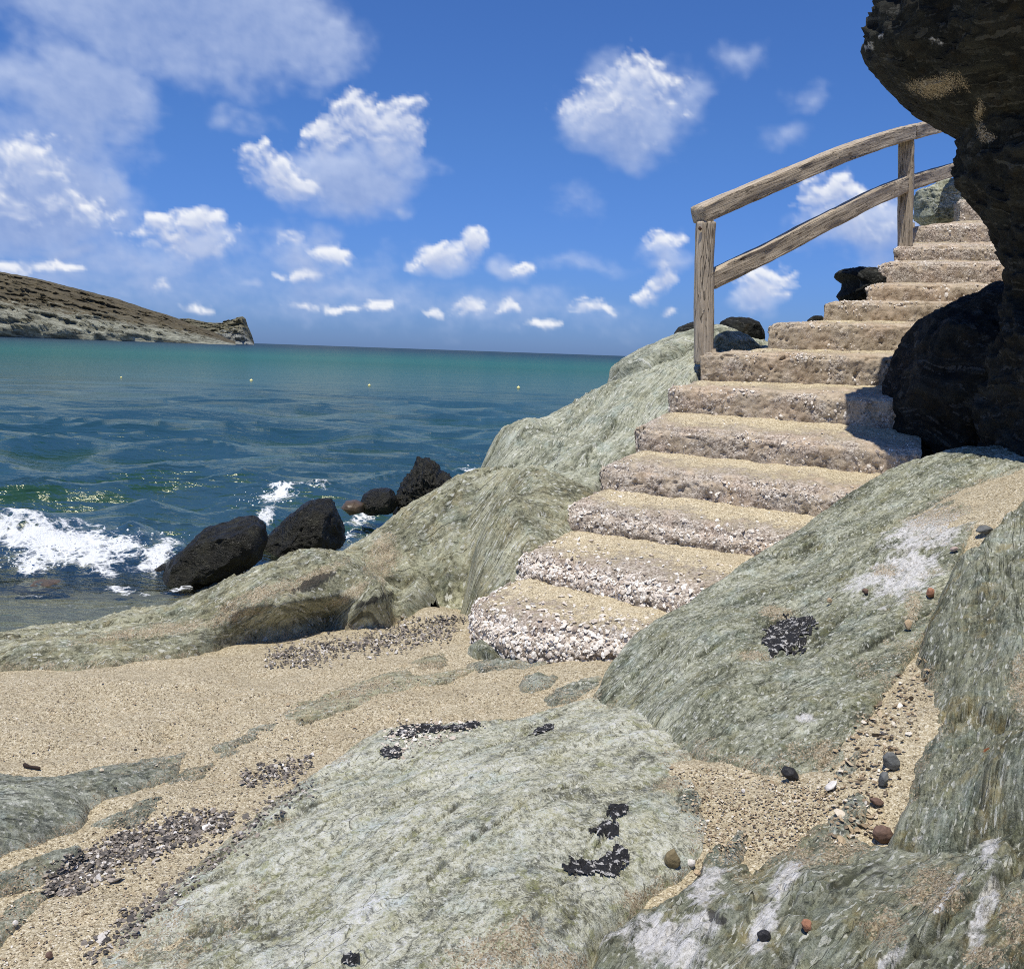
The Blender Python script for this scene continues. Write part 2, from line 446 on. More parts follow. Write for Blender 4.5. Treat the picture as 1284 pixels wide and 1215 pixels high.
# ------------------------------------------------------------------ materials
def rock_mat(name, dark, mid, light, warm=(.33, .31, .16), warm_amt=.5, contrast=1.0, rough=.85, streak=(14, 40), grain=1.0, lichen=0.0, flecks=.6, wob=.006):
    m, t, out = new_mat(name)
    st = t.attr('strata', 'Vector')
    ob = t.node('ShaderNodeTexCoord').outputs['Object']
    jit = t.vmath('SUBTRACT', t.noise(ob, 22, 4, .65, col=True), (.5, .5, .5))
    sj = t.vmath('MULTIPLY_ADD', jit, (.04, wob, .0), st)
    s1 = t.noise(t.vmath('MULTIPLY', sj, (streak[0], streak[1], 1)), 1.0, 4, .6)
    # flakes: crisp broken cells drawn out along the foliation, at three sizes
    def flakes(a, b):
        return t.sep(t.voro(t.vmath('MULTIPLY', sj, (streak[0] * a, streak[1] * b, 1)), 1.0, out='Color'))
    cA = flakes(1.1, .6); cB = flakes(4.5, 1.5); cC = flakes(14.0, 3.2)
    bl = t.noise(ob, 3.8, 4, .6, .4)
    g1 = t.noise(ob, 48, 7, .80); fi = t.noise(ob, 240, 4, .85)
    s3 = t.noise(t.vmath('MULTIPLY', sj, (streak[0] * 3.5, streak[1] * 2.8, 1)), 1.0, 5, .75)
    f = t.math('ADD', t.math('MULTIPLY', s1, .20), t.math('ADD', t.math('MULTIPLY', s3, .16), t.math('ADD', t.math('MULTIPLY', g1, .24), t.math('MULTIPLY', fi, .30))))
    f = t.math('ADD', f, t.math('ADD', t.math('MULTIPLY', cA[0], .02), t.math('ADD', t.math('MULTIPLY', cB[0], .025), t.math('MULTIPLY', cC[0], .055))))
    f = t.math('ADD', f, t.math('MULTIPLY', t.math('SUBTRACT', bl, .5), .26))
    f = t.math('ADD', f, t.math('MULTIPLY', t.attr('relief'), .10))
    w = .078 / contrast
    c = t.ramp(f, [(.5 - 1.9 * w, tuple(x * .45 for x in dark)), (.5 - .95 * w, dark), (.5, mid), (.5 + .95 * w, light), (.5 + 2.1 * w, tuple(min(.82, x * 1.45) for x in light))])
    wm = t.math('MULTIPLY', t.range(t.noise(ob, 9, 6, .72, .3), .50, .66), warm_amt)
    c = t.mix(wm, c, t.mix(.6, c, warm))
    co = t.math('MULTIPLY', t.range(t.noise(t.vmath('ADD', ob, (7, 3, 1)), 7, 5, .66), .50, .68), .75)
    c = t.mix(co, c, t.mix(1, c, (.82, .92, 1.04), 'MULTIPLY'))
    if lichen:
        # crusts of yellow-green and grey lichen, a few centimetres across
        l1 = t.range(t.noise(t.vmath('ADD', ob, (2, 5, 3)), 19, 7, .74), .535, .62)
        c = t.mix(t.math('MULTIPLY', l1, .62 * lichen), c, t.ramp(g1, [(.3, (.19, .20, .065)), (.7, (.40, .41, .19))]))
        l2 = t.range(t.noise(t.vmath('ADD', ob, (8, 1, 6)), 16, 7, .74), .555, .64)
        c = t.mix(t.math('MULTIPLY', l2, .6 * lichen), c, t.ramp(fi, [(.3, (.11, .12, .115)), (.7, (.27, .29, .28))]))
        l3 = t.range(t.noise(t.vmath('ADD', ob, (1, 9, 4)), 26, 7, .76), .55, .66)
        c = t.mix(t.math('MULTIPLY', l3, .65 * lichen), c, (.72, .735, .67))
    pit = t.range(t.noise(ob, 40, 6, .74), .60, .70)
    c = t.mix(t.math('MULTIPLY', pit, .6), c, tuple(x * .5 for x in dark))
    gB = t.math('MULTIPLY', t.math('SUBTRACT', g1, .5), .5)
    cr = t.range(t.math('ADD', cC[1], gB), .88, .97)
    c = t.mix(t.math('MULTIPLY', cr, flecks), c, (.78, .785, .70))
    cr2 = t.range(t.math('ADD', t.math('ADD', cB[1], gB), t.math('MULTIPLY', t.math('SUBTRACT', bl, .5), .8)), .90, .96)
    c = t.mix(t.math('MULTIPLY', cr2, flecks * .35), c, (.60, .61, .55))
    dkl = t.range(t.math('ADD', cC[2], gB), .12, .04)
    c = t.mix(t.math('MULTIPLY', dkl, .55), c, tuple(x * .45 for x in dark))
    dk2 = t.range(t.math('ADD', cB[2], gB), .08, .02)
    c = t.mix(t.math('MULTIPLY', dk2, .3), c, tuple(x * .6 for x in dark))
    jn = t.noise(t.vmath('MULTIPLY', sj, (streak[0] * .22, streak[1] * .22, 1)), 1.0, 2, .5)
    joint = t.math('SUBTRACT', 1.0, t.range(t.math('ABSOLUTE', t.math('SUBTRACT', jn, .5)), 0.0, .009))
    joint = t.math('MULTIPLY', joint, t.range(bl, .44, .58))
    c = t.mix(t.math('MULTIPLY', joint, .7), c, tuple(x * .4 for x in dark))
    # white quartz, blown sand and dark crust, as masks on the mesh
    mn = t.math('ADD', t.math('MULTIPLY', t.math('SUBTRACT', g1, .5), 1.7), t.math('ADD', t.math('MULTIPLY', t.math('SUBTRACT', cB[0], .5), .2), t.math('MULTIPLY', t.math('SUBTRACT', t.noise(ob, 14, 4, .6), .5), 1.2)))
    qn = t.range(t.math('ADD', t.attr('quartz'), t.math('MULTIPLY', mn, 1.25)), .40, 1.15)
    qn = t.math('MULTIPLY', qn, t.range(t.attr('quartz'), .05, .4))
    c = t.mix(qn, c, t.ramp(t.math('ADD', t.math('MULTIPLY', cC[0], .15), t.math('ADD', t.math('MULTIPLY', g1, .45), t.math('MULTIPLY', fi, .40))), [(.34, (.22, .215, .20)), (.46, (.62, .61, .58)), (.6, (.82, .81, .78))]))
    gr = t.voro(ob, 280, out='Color'); gran = t.math('SUBTRACT', t.sep(gr)[1], .5)
    sc = t.ramp(t.sep(gr)[0], [(0, (.14, .105, .065)), (.3, (.33, .26, .165)), (.65, (.48, .39, .255)), (1, (.66, .58, .43))])
    tg = t.math('MULTIPLY', t.range(t.math('ADD', t.math('ADD', t.attr('tan'), t.math('MULTIPLY', mn, 1.0)), gran), .62, .92), t.range(t.attr('tan'), .05, .4))
    c = t.mix(t.math('MULTIPLY', tg, .92), c, sc)
    dn = t.math('MULTIPLY', t.range(t.math('ADD', t.attr('stain'), mn), .45, .75), t.range(t.attr('stain'), .05, .4))
    c = t.mix(t.math('MULTIPLY', dn, .85), c, (.035, .034, .032))
    h = t.math('ADD', t.math('MULTIPLY', s1, .35), t.math('ADD', t.math('MULTIPLY', fi, .5), t.math('ADD', t.math('MULTIPLY', g1, .8), t.math('ADD', t.math('MULTIPLY', cA[1], .20), t.math('ADD', t.math('MULTIPLY', cB[0], .12), t.math('MULTIPLY', cC[0], .08))))))
    h = t.math('SUBTRACT', h, t.math('ADD', t.math('MULTIPLY', pit, .4), t.math('MULTIPLY', joint, .35)))
    principled(t, out, c, rough, t.bump(h, .9, .011), .25)
    return m

def sand_colour(t, ob, scale=300):
    v = t.node('ShaderNodeTexVoronoi'); t.set(v.inputs['Vector'], ob); v.inputs['Scale'].default_value = scale
    r = t.sep(v.outputs['Color'])
    v2 = t.node('ShaderNodeTexVoronoi'); t.set(v2.inputs['Vector'], ob); v2.inputs['Scale'].default_value = scale * .45
    r2 = t.sep(v2.outputs['Color'])
    f = t.math('ADD', t.math('MULTIPLY', r[0], .6), t.math('MULTIPLY', r2[0], .4))
    c = t.ramp(f, [(.08, (.07, .057, .040)), (.22, (.265, .215, .135)), (.42, (.45, .38, .245)), (.68, (.57, .495, .335)), (.9, (.78, .72, .57))])
    c = t.mix(t.math('MULTIPLY', t.range(t.noise(ob, 3.0, 5, .6, .3), .42, .68), .35), c, t.mix(1, c, (.80, .78, .74), 'MULTIPLY'))
    c = t.mix(t.math('MULTIPLY', t.range(t.noise(ob, 14, 4, .6), .5, .75), .25), c, t.mix(1, c, (1.1, .95, .8), 'MULTIPLY'))
    h = t.math('SUBTRACT', t.math('MULTIPLY', r[1], .4), t.math('ADD', t.math('MULTIPLY', v.outputs['Distance'], .9), t.math('MULTIPLY', v2.outputs['Distance'], .9)))
    return c, h
def make_sand():
    m, t, out = new_mat('coarse_sand')
    ob = t.node('ShaderNodeTexCoord').outputs['Object']
    c, h = sand_colour(t, ob)
    z = t.sep(ob)[2]
    wet = t.range(t.math('ADD', z, t.math('MULTIPLY', t.noise(ob, 2.2, 4, .6), .12)), .40, .16)       # z = 0 is the sea
    c = t.mix(t.math('MULTIPLY', wet, .85), c, t.mix(1, c, (.42, .36, .30), 'MULTIPLY'))
    h = t.math('ADD', t.math('MULTIPLY', h, .35), t.math('MULTIPLY', t.noise(ob, 28, 5, .65), 1.6))
    nb = t.bump(h, .75, .012)
    principled(t, out, c, t.range(wet, 0, 1, .95, .25), nb, .3)
    return m
MAT_SAND = make_sand()
MAT_ROCK_SLAB = rock_mat('pale_green_schist', (0.194, 0.195, 0.145), (0.564, 0.561, 0.415), (0.729, 0.733, 0.603), warm=(.47, .43, .17), warm_amt=.45, contrast=1.2, streak=(22, 38), lichen=1.0, wob=.014, grain=1.25)
MAT_ROCK_RIGHT = rock_mat('green_schist', (0.108, 0.115, 0.078), (0.279, 0.288, 0.201), (0.459, 0.468, 0.357), warm=(.34, .30, .13), warm_amt=.5, contrast=1.2, streak=(9, 55), lichen=.4, wob=.009, grain=1.25)
MAT_ROCK_COL = rock_mat('dark_green_schist', (0.084, 0.091, 0.063), (0.224, 0.234, 0.163), (0.380, 0.391, 0.292), warm=(.36, .27, .10), warm_amt=.7, streak=(5, 70), lichen=.35, grain=1.2)
MAT_ROCK_RIDGE = rock_mat('olive_schist', (0.113, 0.113, 0.072), (0.318, 0.312, 0.205), (0.502, 0.498, 0.348), warm=(.42, .34, .17), warm_amt=.6, streak=(4, 52), lichen=.35, grain=1.2)
MAT_ROCK_MID = rock_mat('grey_green_schist', (0.153, 0.164, 0.117), (0.371, 0.383, 0.283), (0.520, 0.531, 0.410), warm=(.37, .33, .19), warm_amt=.35, streak=(3, 42), contrast=1.0, lichen=.25, grain=1.2)
MAT_ROCK_LOW = rock_mat('blue_green_schist', (0.095, 0.107, 0.084), (0.264, 0.277, 0.214), (0.464, 0.486, 0.391), warm=(.38, .31, .17), warm_amt=.4, streak=(7, 55), lichen=.45, wob=.009, grain=1.25)
MAT_ROCK_DARK = rock_mat('dark_rock_with_shade', (.005, .006, .005), (.014, .015, .012), (.034, .035, .027), warm=(.05, .035, .015), warm_amt=.6, streak=(6, 18), rough=.92, flecks=.06)  # overhang's deep shade is put into this colour; skyline rocks are dark themselves
def wet_rock():
    m, t, out = new_mat('wet_black_rock')
    ob = t.node('ShaderNodeTexCoord').outputs['Object']
    n1 = t.noise(ob, 7, 7, .66, .5); n2 = t.noise(t.vmath('MULTIPLY', ob, (1, 1, 2.4)), 22, 6, .7, .6)
    c = t.ramp(t.math('ADD', t.math('MULTIPLY', n1, .6), t.math('MULTIPLY', n2, .4)), [(.3, (.003, .003, .002)), (.5, (.011, .011, .007)), (.62, (.03, .029, .016)), (.76, (.075, .064, .034))])
    nb = t.bump(t.math('ADD', n2, t.math('MULTIPLY', t.noise(ob, 75, 4, .7), .35)), .9, .028)
    principled(t, out, c, t.range(t.noise(ob, 14, 4, .6), .35, .7, .30, .55), nb, .34)
    return m
MAT_WET = wet_rock()
def plain(name, col, rough=.7, var=.35, scale=60, spec=.35):
    m, t, out = new_mat(name)
    ob = t.node('ShaderNodeTexCoord').outputs['Object']
    n = t.noise(ob, scale, 5, .68, .3)
    c = t.mix(1, col, t.ramp(n, [(.28, 1 - var), (.72, 1 + var)]), 'MULTIPLY')
    principled(t, out, c, rough, t.bump(n, .6, .006), spec)
    return m
M_WETB = plain('wet_brown_rock', (.085, .06, .036), .4, .5, 24)
M_RUSTY = plain('rusty_iron', (.075, .04, .025), .7, .4, 200)
def concrete():
    m, t, out = new_mat('shelly_concrete')
    ob = t.node('ShaderNodeTexCoord').outputs['Object']
    sd_ = t.attr('sandy'); lo = t.attr('low')
    jit = t.vmath('MULTIPLY_ADD', t.vmath('SUBTRACT', t.noise(ob, 90, 4, .7, col=True), (.5, .5, .5)), (.016, .016, .016), ob)
    ag = t.node('ShaderNodeTexVoronoi'); t.set(ag.inputs['Vector'], jit); ag.inputs['Scale'].default_value = 105
    r = t.sep(ag.outputs['Color'])
    g0 = t.noise(ob, 11, 6, .70); g1 = t.noise(ob, 120, 5, .75); g2 = t.noise(ob, 42, 5, .72)
    grey = t.ramp(t.math('ADD', t.math('MULTIPLY', g0, .45), t.math('ADD', t.math('MULTIPLY', g1, .28), t.math('MULTIPLY', g2, .27))), [(.36, (.20, .16, .12)), (.47, (.40, .34, .265)), (.55, (.53, .46, .37)), (.68, (.72, .66, .56))])
    stone = t.ramp(t.math('ADD', t.math('MULTIPLY', r[0], .7), t.math('MULTIPLY', g1, .3)), [(.12, (.16, .13, .11)), (.35, (.42, .37, .33)), (.6, (.63, .58, .53)), (.9, (.82, .79, .75))])
    amt = t.range(t.math('ADD', t.noise(ob, 8, 5, .66), t.math('MULTIPLY', lo, .34)), .50, .66)
    gap = t.range(ag.outputs['Distance'], .55, .8)
    c = t.mix(t.math('MULTIPLY', amt, .8), grey, stone)
    c = t.mix(t.math('MULTIPLY', t.math('MULTIPLY', amt, gap), .5), c, (.08, .06, .05))
    pink = t.math('MULTIPLY', t.range(t.noise(t.vmath('ADD', ob, (4, 9, 2)), 4, 4, .6), .42, .66), .6)
    c = t.mix(pink, c, t.mix(1, c, (1.05, .95, .90), 'MULTIPLY'))
    c = t.mix(1, c, (1.0, .965, .885), 'MULTIPLY')
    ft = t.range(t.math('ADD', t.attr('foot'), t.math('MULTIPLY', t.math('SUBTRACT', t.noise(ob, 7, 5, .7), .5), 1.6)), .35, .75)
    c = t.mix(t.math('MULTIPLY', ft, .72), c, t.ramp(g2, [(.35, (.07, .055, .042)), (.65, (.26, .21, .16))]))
    spk = t.range(t.noise(t.vmath('ADD', ob, (3, 1, 7)), 130, 3, .7), .60, .68)
    c = t.mix(t.math('MULTIPLY', spk, .7), c, (.78, .74, .68))
    sc, sh = sand_colour(t, ob, 320)
    sm = t.range(t.math('ADD', sd_, t.math('ADD', t.math('MULTIPLY', t.math('SUBTRACT', t.noise(ob, 20, 6, .78), .5), 1.5), t.math('MULTIPLY', t.math('SUBTRACT', t.noise(ob, 4, 3, .6), .5), 1.2))), .34, .74)
    c = t.mix(sm, c, sc)
    hole = t.range(t.noise(ob, 30, 5, .72), .60, .69)
    hole = t.math('MULTIPLY', hole, t.math('SUBTRACT', 1.0, sm))
    c = t.mix(t.math('MULTIPLY', hole, .75), c, (.055, .045, .038))
    h = t.math('ADD', t.math('MULTIPLY', t.math('MULTIPLY', amt, t.math('SUBTRACT', 1.0, ag.outputs['Distance'])), .9), t.math('ADD', t.math('MULTIPLY', g2, .9), t.math('MULTIPLY', g1, .6)))
    h = t.math('SUBTRACT', h, t.math('MULTIPLY', hole, .8))
    h2 = t.math('MULTIPLY', t.math('SUBTRACT', 1.0, t.math('MULTIPLY', sm, .85)), h)
    principled(t, out, c, .93, t.bump(h2, .8, .008), .25)
    return m
MAT_STEP = concrete()
def pebble_mat(name, stops, rough=.7, spec=.35):
    m, t, out = new_mat(name)
    ob = t.node('ShaderNodeTexCoord').outputs['Object']
    v = t.attr('tone')
    c = t.ramp(v, stops)
    c = t.mix(.5, c, t.mix(1, c, t.ramp(t.noise(ob, 180, 4, .7), [(.3, .55), (.7, 1.35)]), 'MULTIPLY'))
    principled(t, out, c, rough, t.bump(t.noise(ob, 260, 3, .6), .4, .003), spec)
    return m
MAT_SHELL = pebble_mat('aggregate_pebbles', [(0, (.13, .10, .08)), (.12, (.40, .33, .265)), (.35, (.63, .555, .465)), (.65, (.78, .715, .62)), (1, (.87, .84, .77))])
MAT_GRAVEL = pebble_mat('beach_gravel', [(0, (.035, .032, .03)), (.25, (.10, .09, .08)), (.5, (.20, .175, .15)), (.72, (.34, .29, .235)), (.88, (.5, .46, .40)), (1, (.75, .73, .70))])
MAT_GRIT = pebble_mat('sand_grit', [(0, (.10, .08, .06)), (.3, (.28, .21, .13)), (.6, (.45, .35, .22)), (.85, (.58, .50, .37)), (1, (.78, .74, .66))])
def tar():
    m, t, out = new_mat('black_tar')
    ob = t.node('ShaderNodeTexCoord').outputs['Object']
    n = t.noise(ob, 90, 5, .7, .4)
    fl = t.range(t.math('SUBTRACT', t.noise(ob, 55, 3, .62, .5), t.math('MULTIPLY', t.noise(ob, 9, 2, .5), .05)), .525, .58)
    c = t.mix(fl, t.ramp(n, [(.3, (.012, .012, .013)), (.7, (.05, .048, .046))]), (.66, .64, .60))
    principled(t, out, c, .6, t.bump(t.math('ADD', n, t.math('MULTIPLY', t.noise(ob, 40, 3, .6), 1.4)), 1, .02), .4)
    return m
MAT_TAR = tar()
def wood():
    m, t, out = new_mat('weathered_wood')
    st = t.attr('strata', 'Vector')
    ob = t.node('ShaderNodeTexCoord').outputs['Object']
    g1 = t.noise(t.vmath('MULTIPLY', st, (3.0, 70, 70)), 1.0, 5, .65, .4)
    g2 = t.noise(t.vmath('MULTIPLY', st, (9, 260, 260)), 1.0, 3, .6)
    f = t.math('ADD', t.math('MULTIPLY', g1, .7), t.math('MULTIPLY', g2, .3))
    c = t.ramp(f, [(.28, (.19, .15, .105)), (.40, (.38, .31, .225)), (.55, (.55, .465, .35)), (.72, (.70, .615, .49))])
    c = t.mix(t.math('MULTIPLY', t.range(t.noise(ob, 7, 4, .6), .5, .72), .55), c, t.mix(1, c, (.72, .74, .78), 'MULTIPLY'))
    crn = t.noise(t.vmath('MULTIPLY', st, (1.6, 26, 26)), 1.0, 3, .6, .8)
    crack = t.math('SUBTRACT', 1.0, t.range(t.math('ABSOLUTE', t.math('SUBTRACT', crn, .5)), 0, .014))
    c = t.mix(t.math('MULTIPLY', crack, .8), c, (.03, .022, .016))
    kn = t.range(t.voro(t.vmath('MULTIPLY', st, (3.2, 11, 11)), 1.0), .16, .06)
    c = t.mix(t.math('MULTIPLY', kn, .7), c, (.09, .055, .03))
    h = t.math('SUBTRACT', t.math('ADD', g1, t.math('MULTIPLY', g2, .5)), t.math('MULTIPLY', crack, .9))
    principled(t, out, c, .85, t.bump(h, .8, .012), .25)
    return m
MAT_WOOD = wood()
# ------------------------------------------------------------------ rocks as relief sheets that plunge below the sand
DTH = 0.00145
SURF = []
def relief_rock(name, contour, inner, mat, label, angle, bulge=.05, bw=.08, amp=.012, warp=.25, seed=1, dth=DTH, dr=.0023, plunge=2.2, pad=.12,
                quartz=(), tan=(), stain=(), tars=(), undercut=None, edge_rough=.03, lumps=.03, fold=0.0, reg=.002, curve=0.0, post=None, steps=.0, chips=1.0):
    C = np.array(contour, float)
    pts = np.vstack([C, np.array(inner, float).reshape(-1, 3)])
    tps = TPS(pts, reg)
    th = np.arctan2(C[:, 0], C[:, 1]); rr = np.hypot(C[:, 0], C[:, 1])
    tv = np.arange(th.min() - pad / rr.min(), th.max() + pad / rr.min(), dth)
    lv = np.arange(np.log(max(.25, rr.min() - pad)), np.log(rr.max() + pad), dr)
    T, L = np.meshgrid(tv, lv); R = np.exp(L)
    x = (R * np.sin(T)).ravel(); y = (R * np.cos(T)).ravel()
    xe = x + edge_rough * fbm2(x * 5, y * 5, 4, seed + 3); ye = y + edge_rough * fbm2(x * 5, y * 5, 4, seed + 9)
    d = poly_dist(xe, ye, C)
    keep = d > -pad * .8
    z = tps(x, y)
    di = np.maximum(d, 0)
    z = z + bulge * (1 - np.exp(-di / bw)) - plunge * np.maximum(-d, 0)
    a = radians(angle)
    s = x * sin(a) + y * cos(a); tt = x * cos(a) - y * sin(a)
    tt = tt + warp * .35 * fbm2(x * 1.6, y * 1.6, 3, seed + 20) + curve * s * s
    if fold:
        tt = tt + fold * perlin2(x * 1.1, y * 1.1, seed + 31) + .3 * fold * perlin2(x * 3, y * 3, seed + 33)
    inn = .2 + .8 * sstep(.0, .14, d)
    z = z + lumps * inn * fbm2(x * 2.2, y * 2.2, 3, seed + 40)
    f1 = fbm2(s * 2.0, tt * 13, 4, seed + 50)
    f2 = fbm2(s * 6, tt * 42, 3, seed + 60)
    f3 = fbm2(x * 24, y * 24, 3, seed + 70)
    rid = 1 - 2 * np.abs(perlin2(s * 1.6, tt * 8, seed + 80))
    # ledges: the beds break off in small steps across the foliation
    u = tt * 7 + 1.2 * fbm2(s * 1.2, tt * 2, 3, seed + 90)
    saw = (u - np.floor(u)); saw = np.where(saw < .82, saw / .82, (1 - saw) / .18) - .5
    rel = .55 * f1 + .25 * f2 + .15 * f3 + .3 * (rid - .3)
    gate = sstep(-.1, .35, fbm2(x * 1.3, y * 1.3, 2, seed + 95))
    f4 = fbm2(x * 60, y * 60, 3, seed + 75, .6)
    js = .03 * f3
    c1 = facet2((s + js) * 5, (tt + js * .4) * 16, seed + 1) ; c2 = facet2((s + js) * 17, (tt + js * .4) * 46, seed + 2)
    ns = perlin2(s * 1.1 + .3 * f1, tt * 4.2, seed + 110) + .10 * f3 + .05 * f4
    ns2 = perlin2(s * 3.2 + .3 * f1, tt * 11, seed + 120) + .12 * f3
    nx = perlin2(s * 2.4 + .2 * f3, tt * 1.6, seed + 130) + .10 * f3
    ledge = np.tanh(ns / .05) * 1.0 + .45 * np.tanh(ns2 / .06) * gate
    groove = np.exp(-(ns / .030) ** 2) * sstep(-.15, .2, perlin2(x * 2.1, y * 2.1, seed + 140)) + .6 * np.exp(-(ns2 / .05) ** 2) * gate + .7 * np.exp(-(nx / .022) ** 2) * sstep(.0, .3, perlin2(x * 2.6, y * 2.6, seed + 150))
    z = z + inn * (steps * .55 * ledge - steps * 1.0 * groove)
    rel = rel - .8 * np.clip(groove, 0, 1)
    z = z + amp * (.8 * f1 + .15 * f2 + .7 * f3 + .4 * f4 + .35 * rid * gate + chips * (1.2 * c1 + .5 * c2)) + .3 * steps * saw * gate
    v = np.stack([x, y, z], 1)
    if undercut is not None:
        zt, sh = undercut(x, y)                     # below zt the face is cut back by up to sh
        k = np.clip((zt - z) / .16, 0, 1)
        v[:, 1] += sh * k; v[:, 0] -= .35 * sh * k
    if post is not None: v = post(v)
    q = grid_faces(len(lv), len(tv), keep)
    used, q = compact(v, q)
    v = v[used]
    SURF.append(v)
    me = mesh_from(name, v, q)
    zero = np.zeros(len(v))
    add_attr(me, 'strata', np.stack([s[used], tt[used], zero], 1))
    add_attr(me, 'relief', rel[used])
    add_attr(me, 'quartz', blob_mask(v, quartz, seed, .55, 1.1) if quartz else zero)
    tn_ = blob_mask(v, tan, seed + 1, .6, 1.2) if tan else zero
    above = v[:, 2] - sand_z(v[:, 0], v[:, 1])
    tn_ = np.maximum(tn_, .62 * sstep(.055, .005, above + .035 * fbm2(v[:, 0] * 9, v[:, 1] * 9, 3, seed + 77)) * (v[:, 2] > SEA + .4))
    add_attr(me, 'tan', tn_)
    add_attr(me, 'stain', blob_mask(v, stain, seed + 2, .6, 1.0) if stain else zero)
    o = link(name, me, mat, None, label, 'rock')
    pieces = []
    for i, blobs in enumerate(tars):
        m = blob_mask(v, blobs, seed + 11 + i, .7, .3)
        k = m > .5
        qq = q[k[q].all(1)]
        if len(qq) < 12: continue
        # every connected piece becomes a patch of its own; crumbs are dropped
        lab = np.arange(len(v)); act = np.unique(qq)
        for _ in range(600):
            lo_ = lab[qq].min(1); old = lab[act].copy()
            for c_ in range(4): np.minimum.at(lab, qq[:, c_], lo_)
            if (lab[act] == old).all(): break
        fl_ = lab[qq[:, 0]]; ids, cn = np.unique(fl_, return_counts=True)
        pieces += [(qq[fl_ == a_], m) for a_, b_ in zip(ids, cn) if b_ > 45]
    for qq, m in pieces:
        u2, q2 = compact(v, qq)
        w = v[u2].copy()
        inner_h = np.clip((m[u2] - .5) * 2, 0, 1)
        w[:, 2] += .002 + .004 * inner_h + .004 * fbm2(w[:, 0] * 60, w[:, 1] * 60, 3, seed + 5)
        mt = mesh_from('tar_patch', w, q2)
        link('tar_patch', mt, MAT_TAR, o, label='black tar crust speckled with white shell bits')
    return o, (lambda X, Y: tps(X, Y))

# ------------------------------------------------------------------ sand: one sheet, dipping under the sea
SEA = -EYE
sand_pts = [PZ(650, 832, -1.37), PZ(0, 850, -1.47), PZ(0, 960, -1.46), PZ(0, 1180, -1.46), PZ(300, 900, -1.43), PZ(480, 890, -1.41), PZ(180, 1215, -1.42), PZ(150, 850, -1.45),
            PZ(330, 830, -1.44), PZ(700, 850, -1.335), PZ(560, 840, -1.39), PZ(300, 1035, -1.42), PZ(770, 810, -1.29), PZ(450, 800, -1.43), PZ(560, 775, -1.42),
            PZ(950, 1000, -1.165), PZ(1030, 950, -1.12), PZ(860, 960, -1.2), PZ(900, 1060, -1.19), PZ(800, 935, -1.31), PY(1150, 850, 3.0), PY(1100, 960, 2.55), PY(1180, 720, 3.75), PY(1235, 640, 4.1), PY(1284, 600, 4.35),
            (-4, 3, -1.5), (-8, 2, -1.6), (-8, 6, -2.05), (-4.6, 6.0, -1.98), (-2.9, 6.6, -2.12), (-1.6, 7.2, -2.09), (-.9, 7.6, -2.05), (-1.7, 8.4, -2.085), (-5.6, 7.0, -2.14), (-3.4, 7.6, -2.15), (-4.5, 8.2, -2.22), (-3.0, 8.4, -2.20), (-3, 9.4, -2.50), (-8, 9, -2.6), (-2, 10, -2.6), (-.8, 9.0, -2.2),
            (0, 12, -2.9), (-6, 13, -3.1), (0, 0, -1.5), (-2, -2, -1.45), (3, -2, -1.2), (3, 1, -1.05), (1, 1.2, -1.35), (6, 3, -.6), (2.4, 7, -.9), (1.0, 6, -1.5), (3.2, 9, -.6), (6, 8, -.4), (0.3, 7.5, -1.9), (3, 13, -1.8)]
sand_tps = TPS(sand_pts, .004)
def sand_z(x, y):
    z = sand_tps(np.clip(x, -9, 7), np.clip(y, -3, 14))
    far = np.maximum(y - 14, 0) + np.maximum(np.abs(x) - 9, 0) * .2
    return np.maximum(z - .10 * far, -9)
def build_sand():
    tv = np.r_[np.arange(-pi, -.62, .06), np.arange(-.62, .56, .0055), np.arange(.56, pi + .06, .06)]
    lv = np.r_[np.arange(np.log(.25), np.log(1.6), .05), np.arange(np.log(1.6), np.log(10.5), .0066), np.arange(np.log(10.5), np.log(90), .08)]
    T, L = np.meshgrid(tv, lv); R = np.exp(L)
    x = (R * np.sin(T)).ravel(); y = (R * np.cos(T)).ravel()
    z = sand_z(x, y)
    z += .024 * fbm2(x * 1.8, y * 1.8, 3, 2) + .030 * fbm2(x * 4.5, y * 4.5, 4, 5) + .0045 * fbm2(x * 24, y * 24, 3, 8)
    v = np.stack([x, y, z], 1)
    px, py = project(np.where((y > .5)[:, None], v, [[0, 9, -1]]))
    for cx, cy, rx, ry, h, an in ((212, 922, 26, 9, -.035, -8), (225, 934, 30, 7, .012, -8), (330, 843, 44, 12, -.035, -5), (180, 885, 60, 14, -.02, 0), (85, 900, 40, 10, -.018, 0), (120, 855, 70, 8, .015, 0),
                                  (60, 930, 60, 10, .012, 5), (250, 865, 50, 9, -.014, 0), (420, 855, 40, 8, -.012, 0), (30, 880, 30, 8, -.015, 0), (150, 925, 40, 8, -.014, 10), (545, 772, 34, 12, .07, -15)):
        a = radians(an); dx, dy = px - cx, py - cy
        u = ((dx * cos(a) + dy * sin(a)) / rx) ** 2 + ((-dx * sin(a) + dy * cos(a)) / ry) ** 2
        v[:, 2] += h * np.exp(-u) * (y > .5)
    G = v.reshape(len(lv), len(tv), 3)                     # finer copy of the sheet, only to look up depths
    for a_ in (0, 0.25, .5, .75):
        r_ = G[:-1] * (1 - a_) + G[1:] * a_
        for b_ in (0, .2, .4, .6, .8):
            w = (r_[:, :-1] * (1 - b_) + r_[:, 1:] * b_).reshape(-1, 3)
            SURF.append(w[(w[:, 1] > .6) & (w[:, 1] < 9) & (np.abs(w[:, 0]) < w[:, 1])])
    q = grid_faces(len(lv), len(tv))[:, ::-1]
    link('beach_sand', mesh_from('beach_sand', v, q), MAT_SAND, kind='structure')
build_sand()

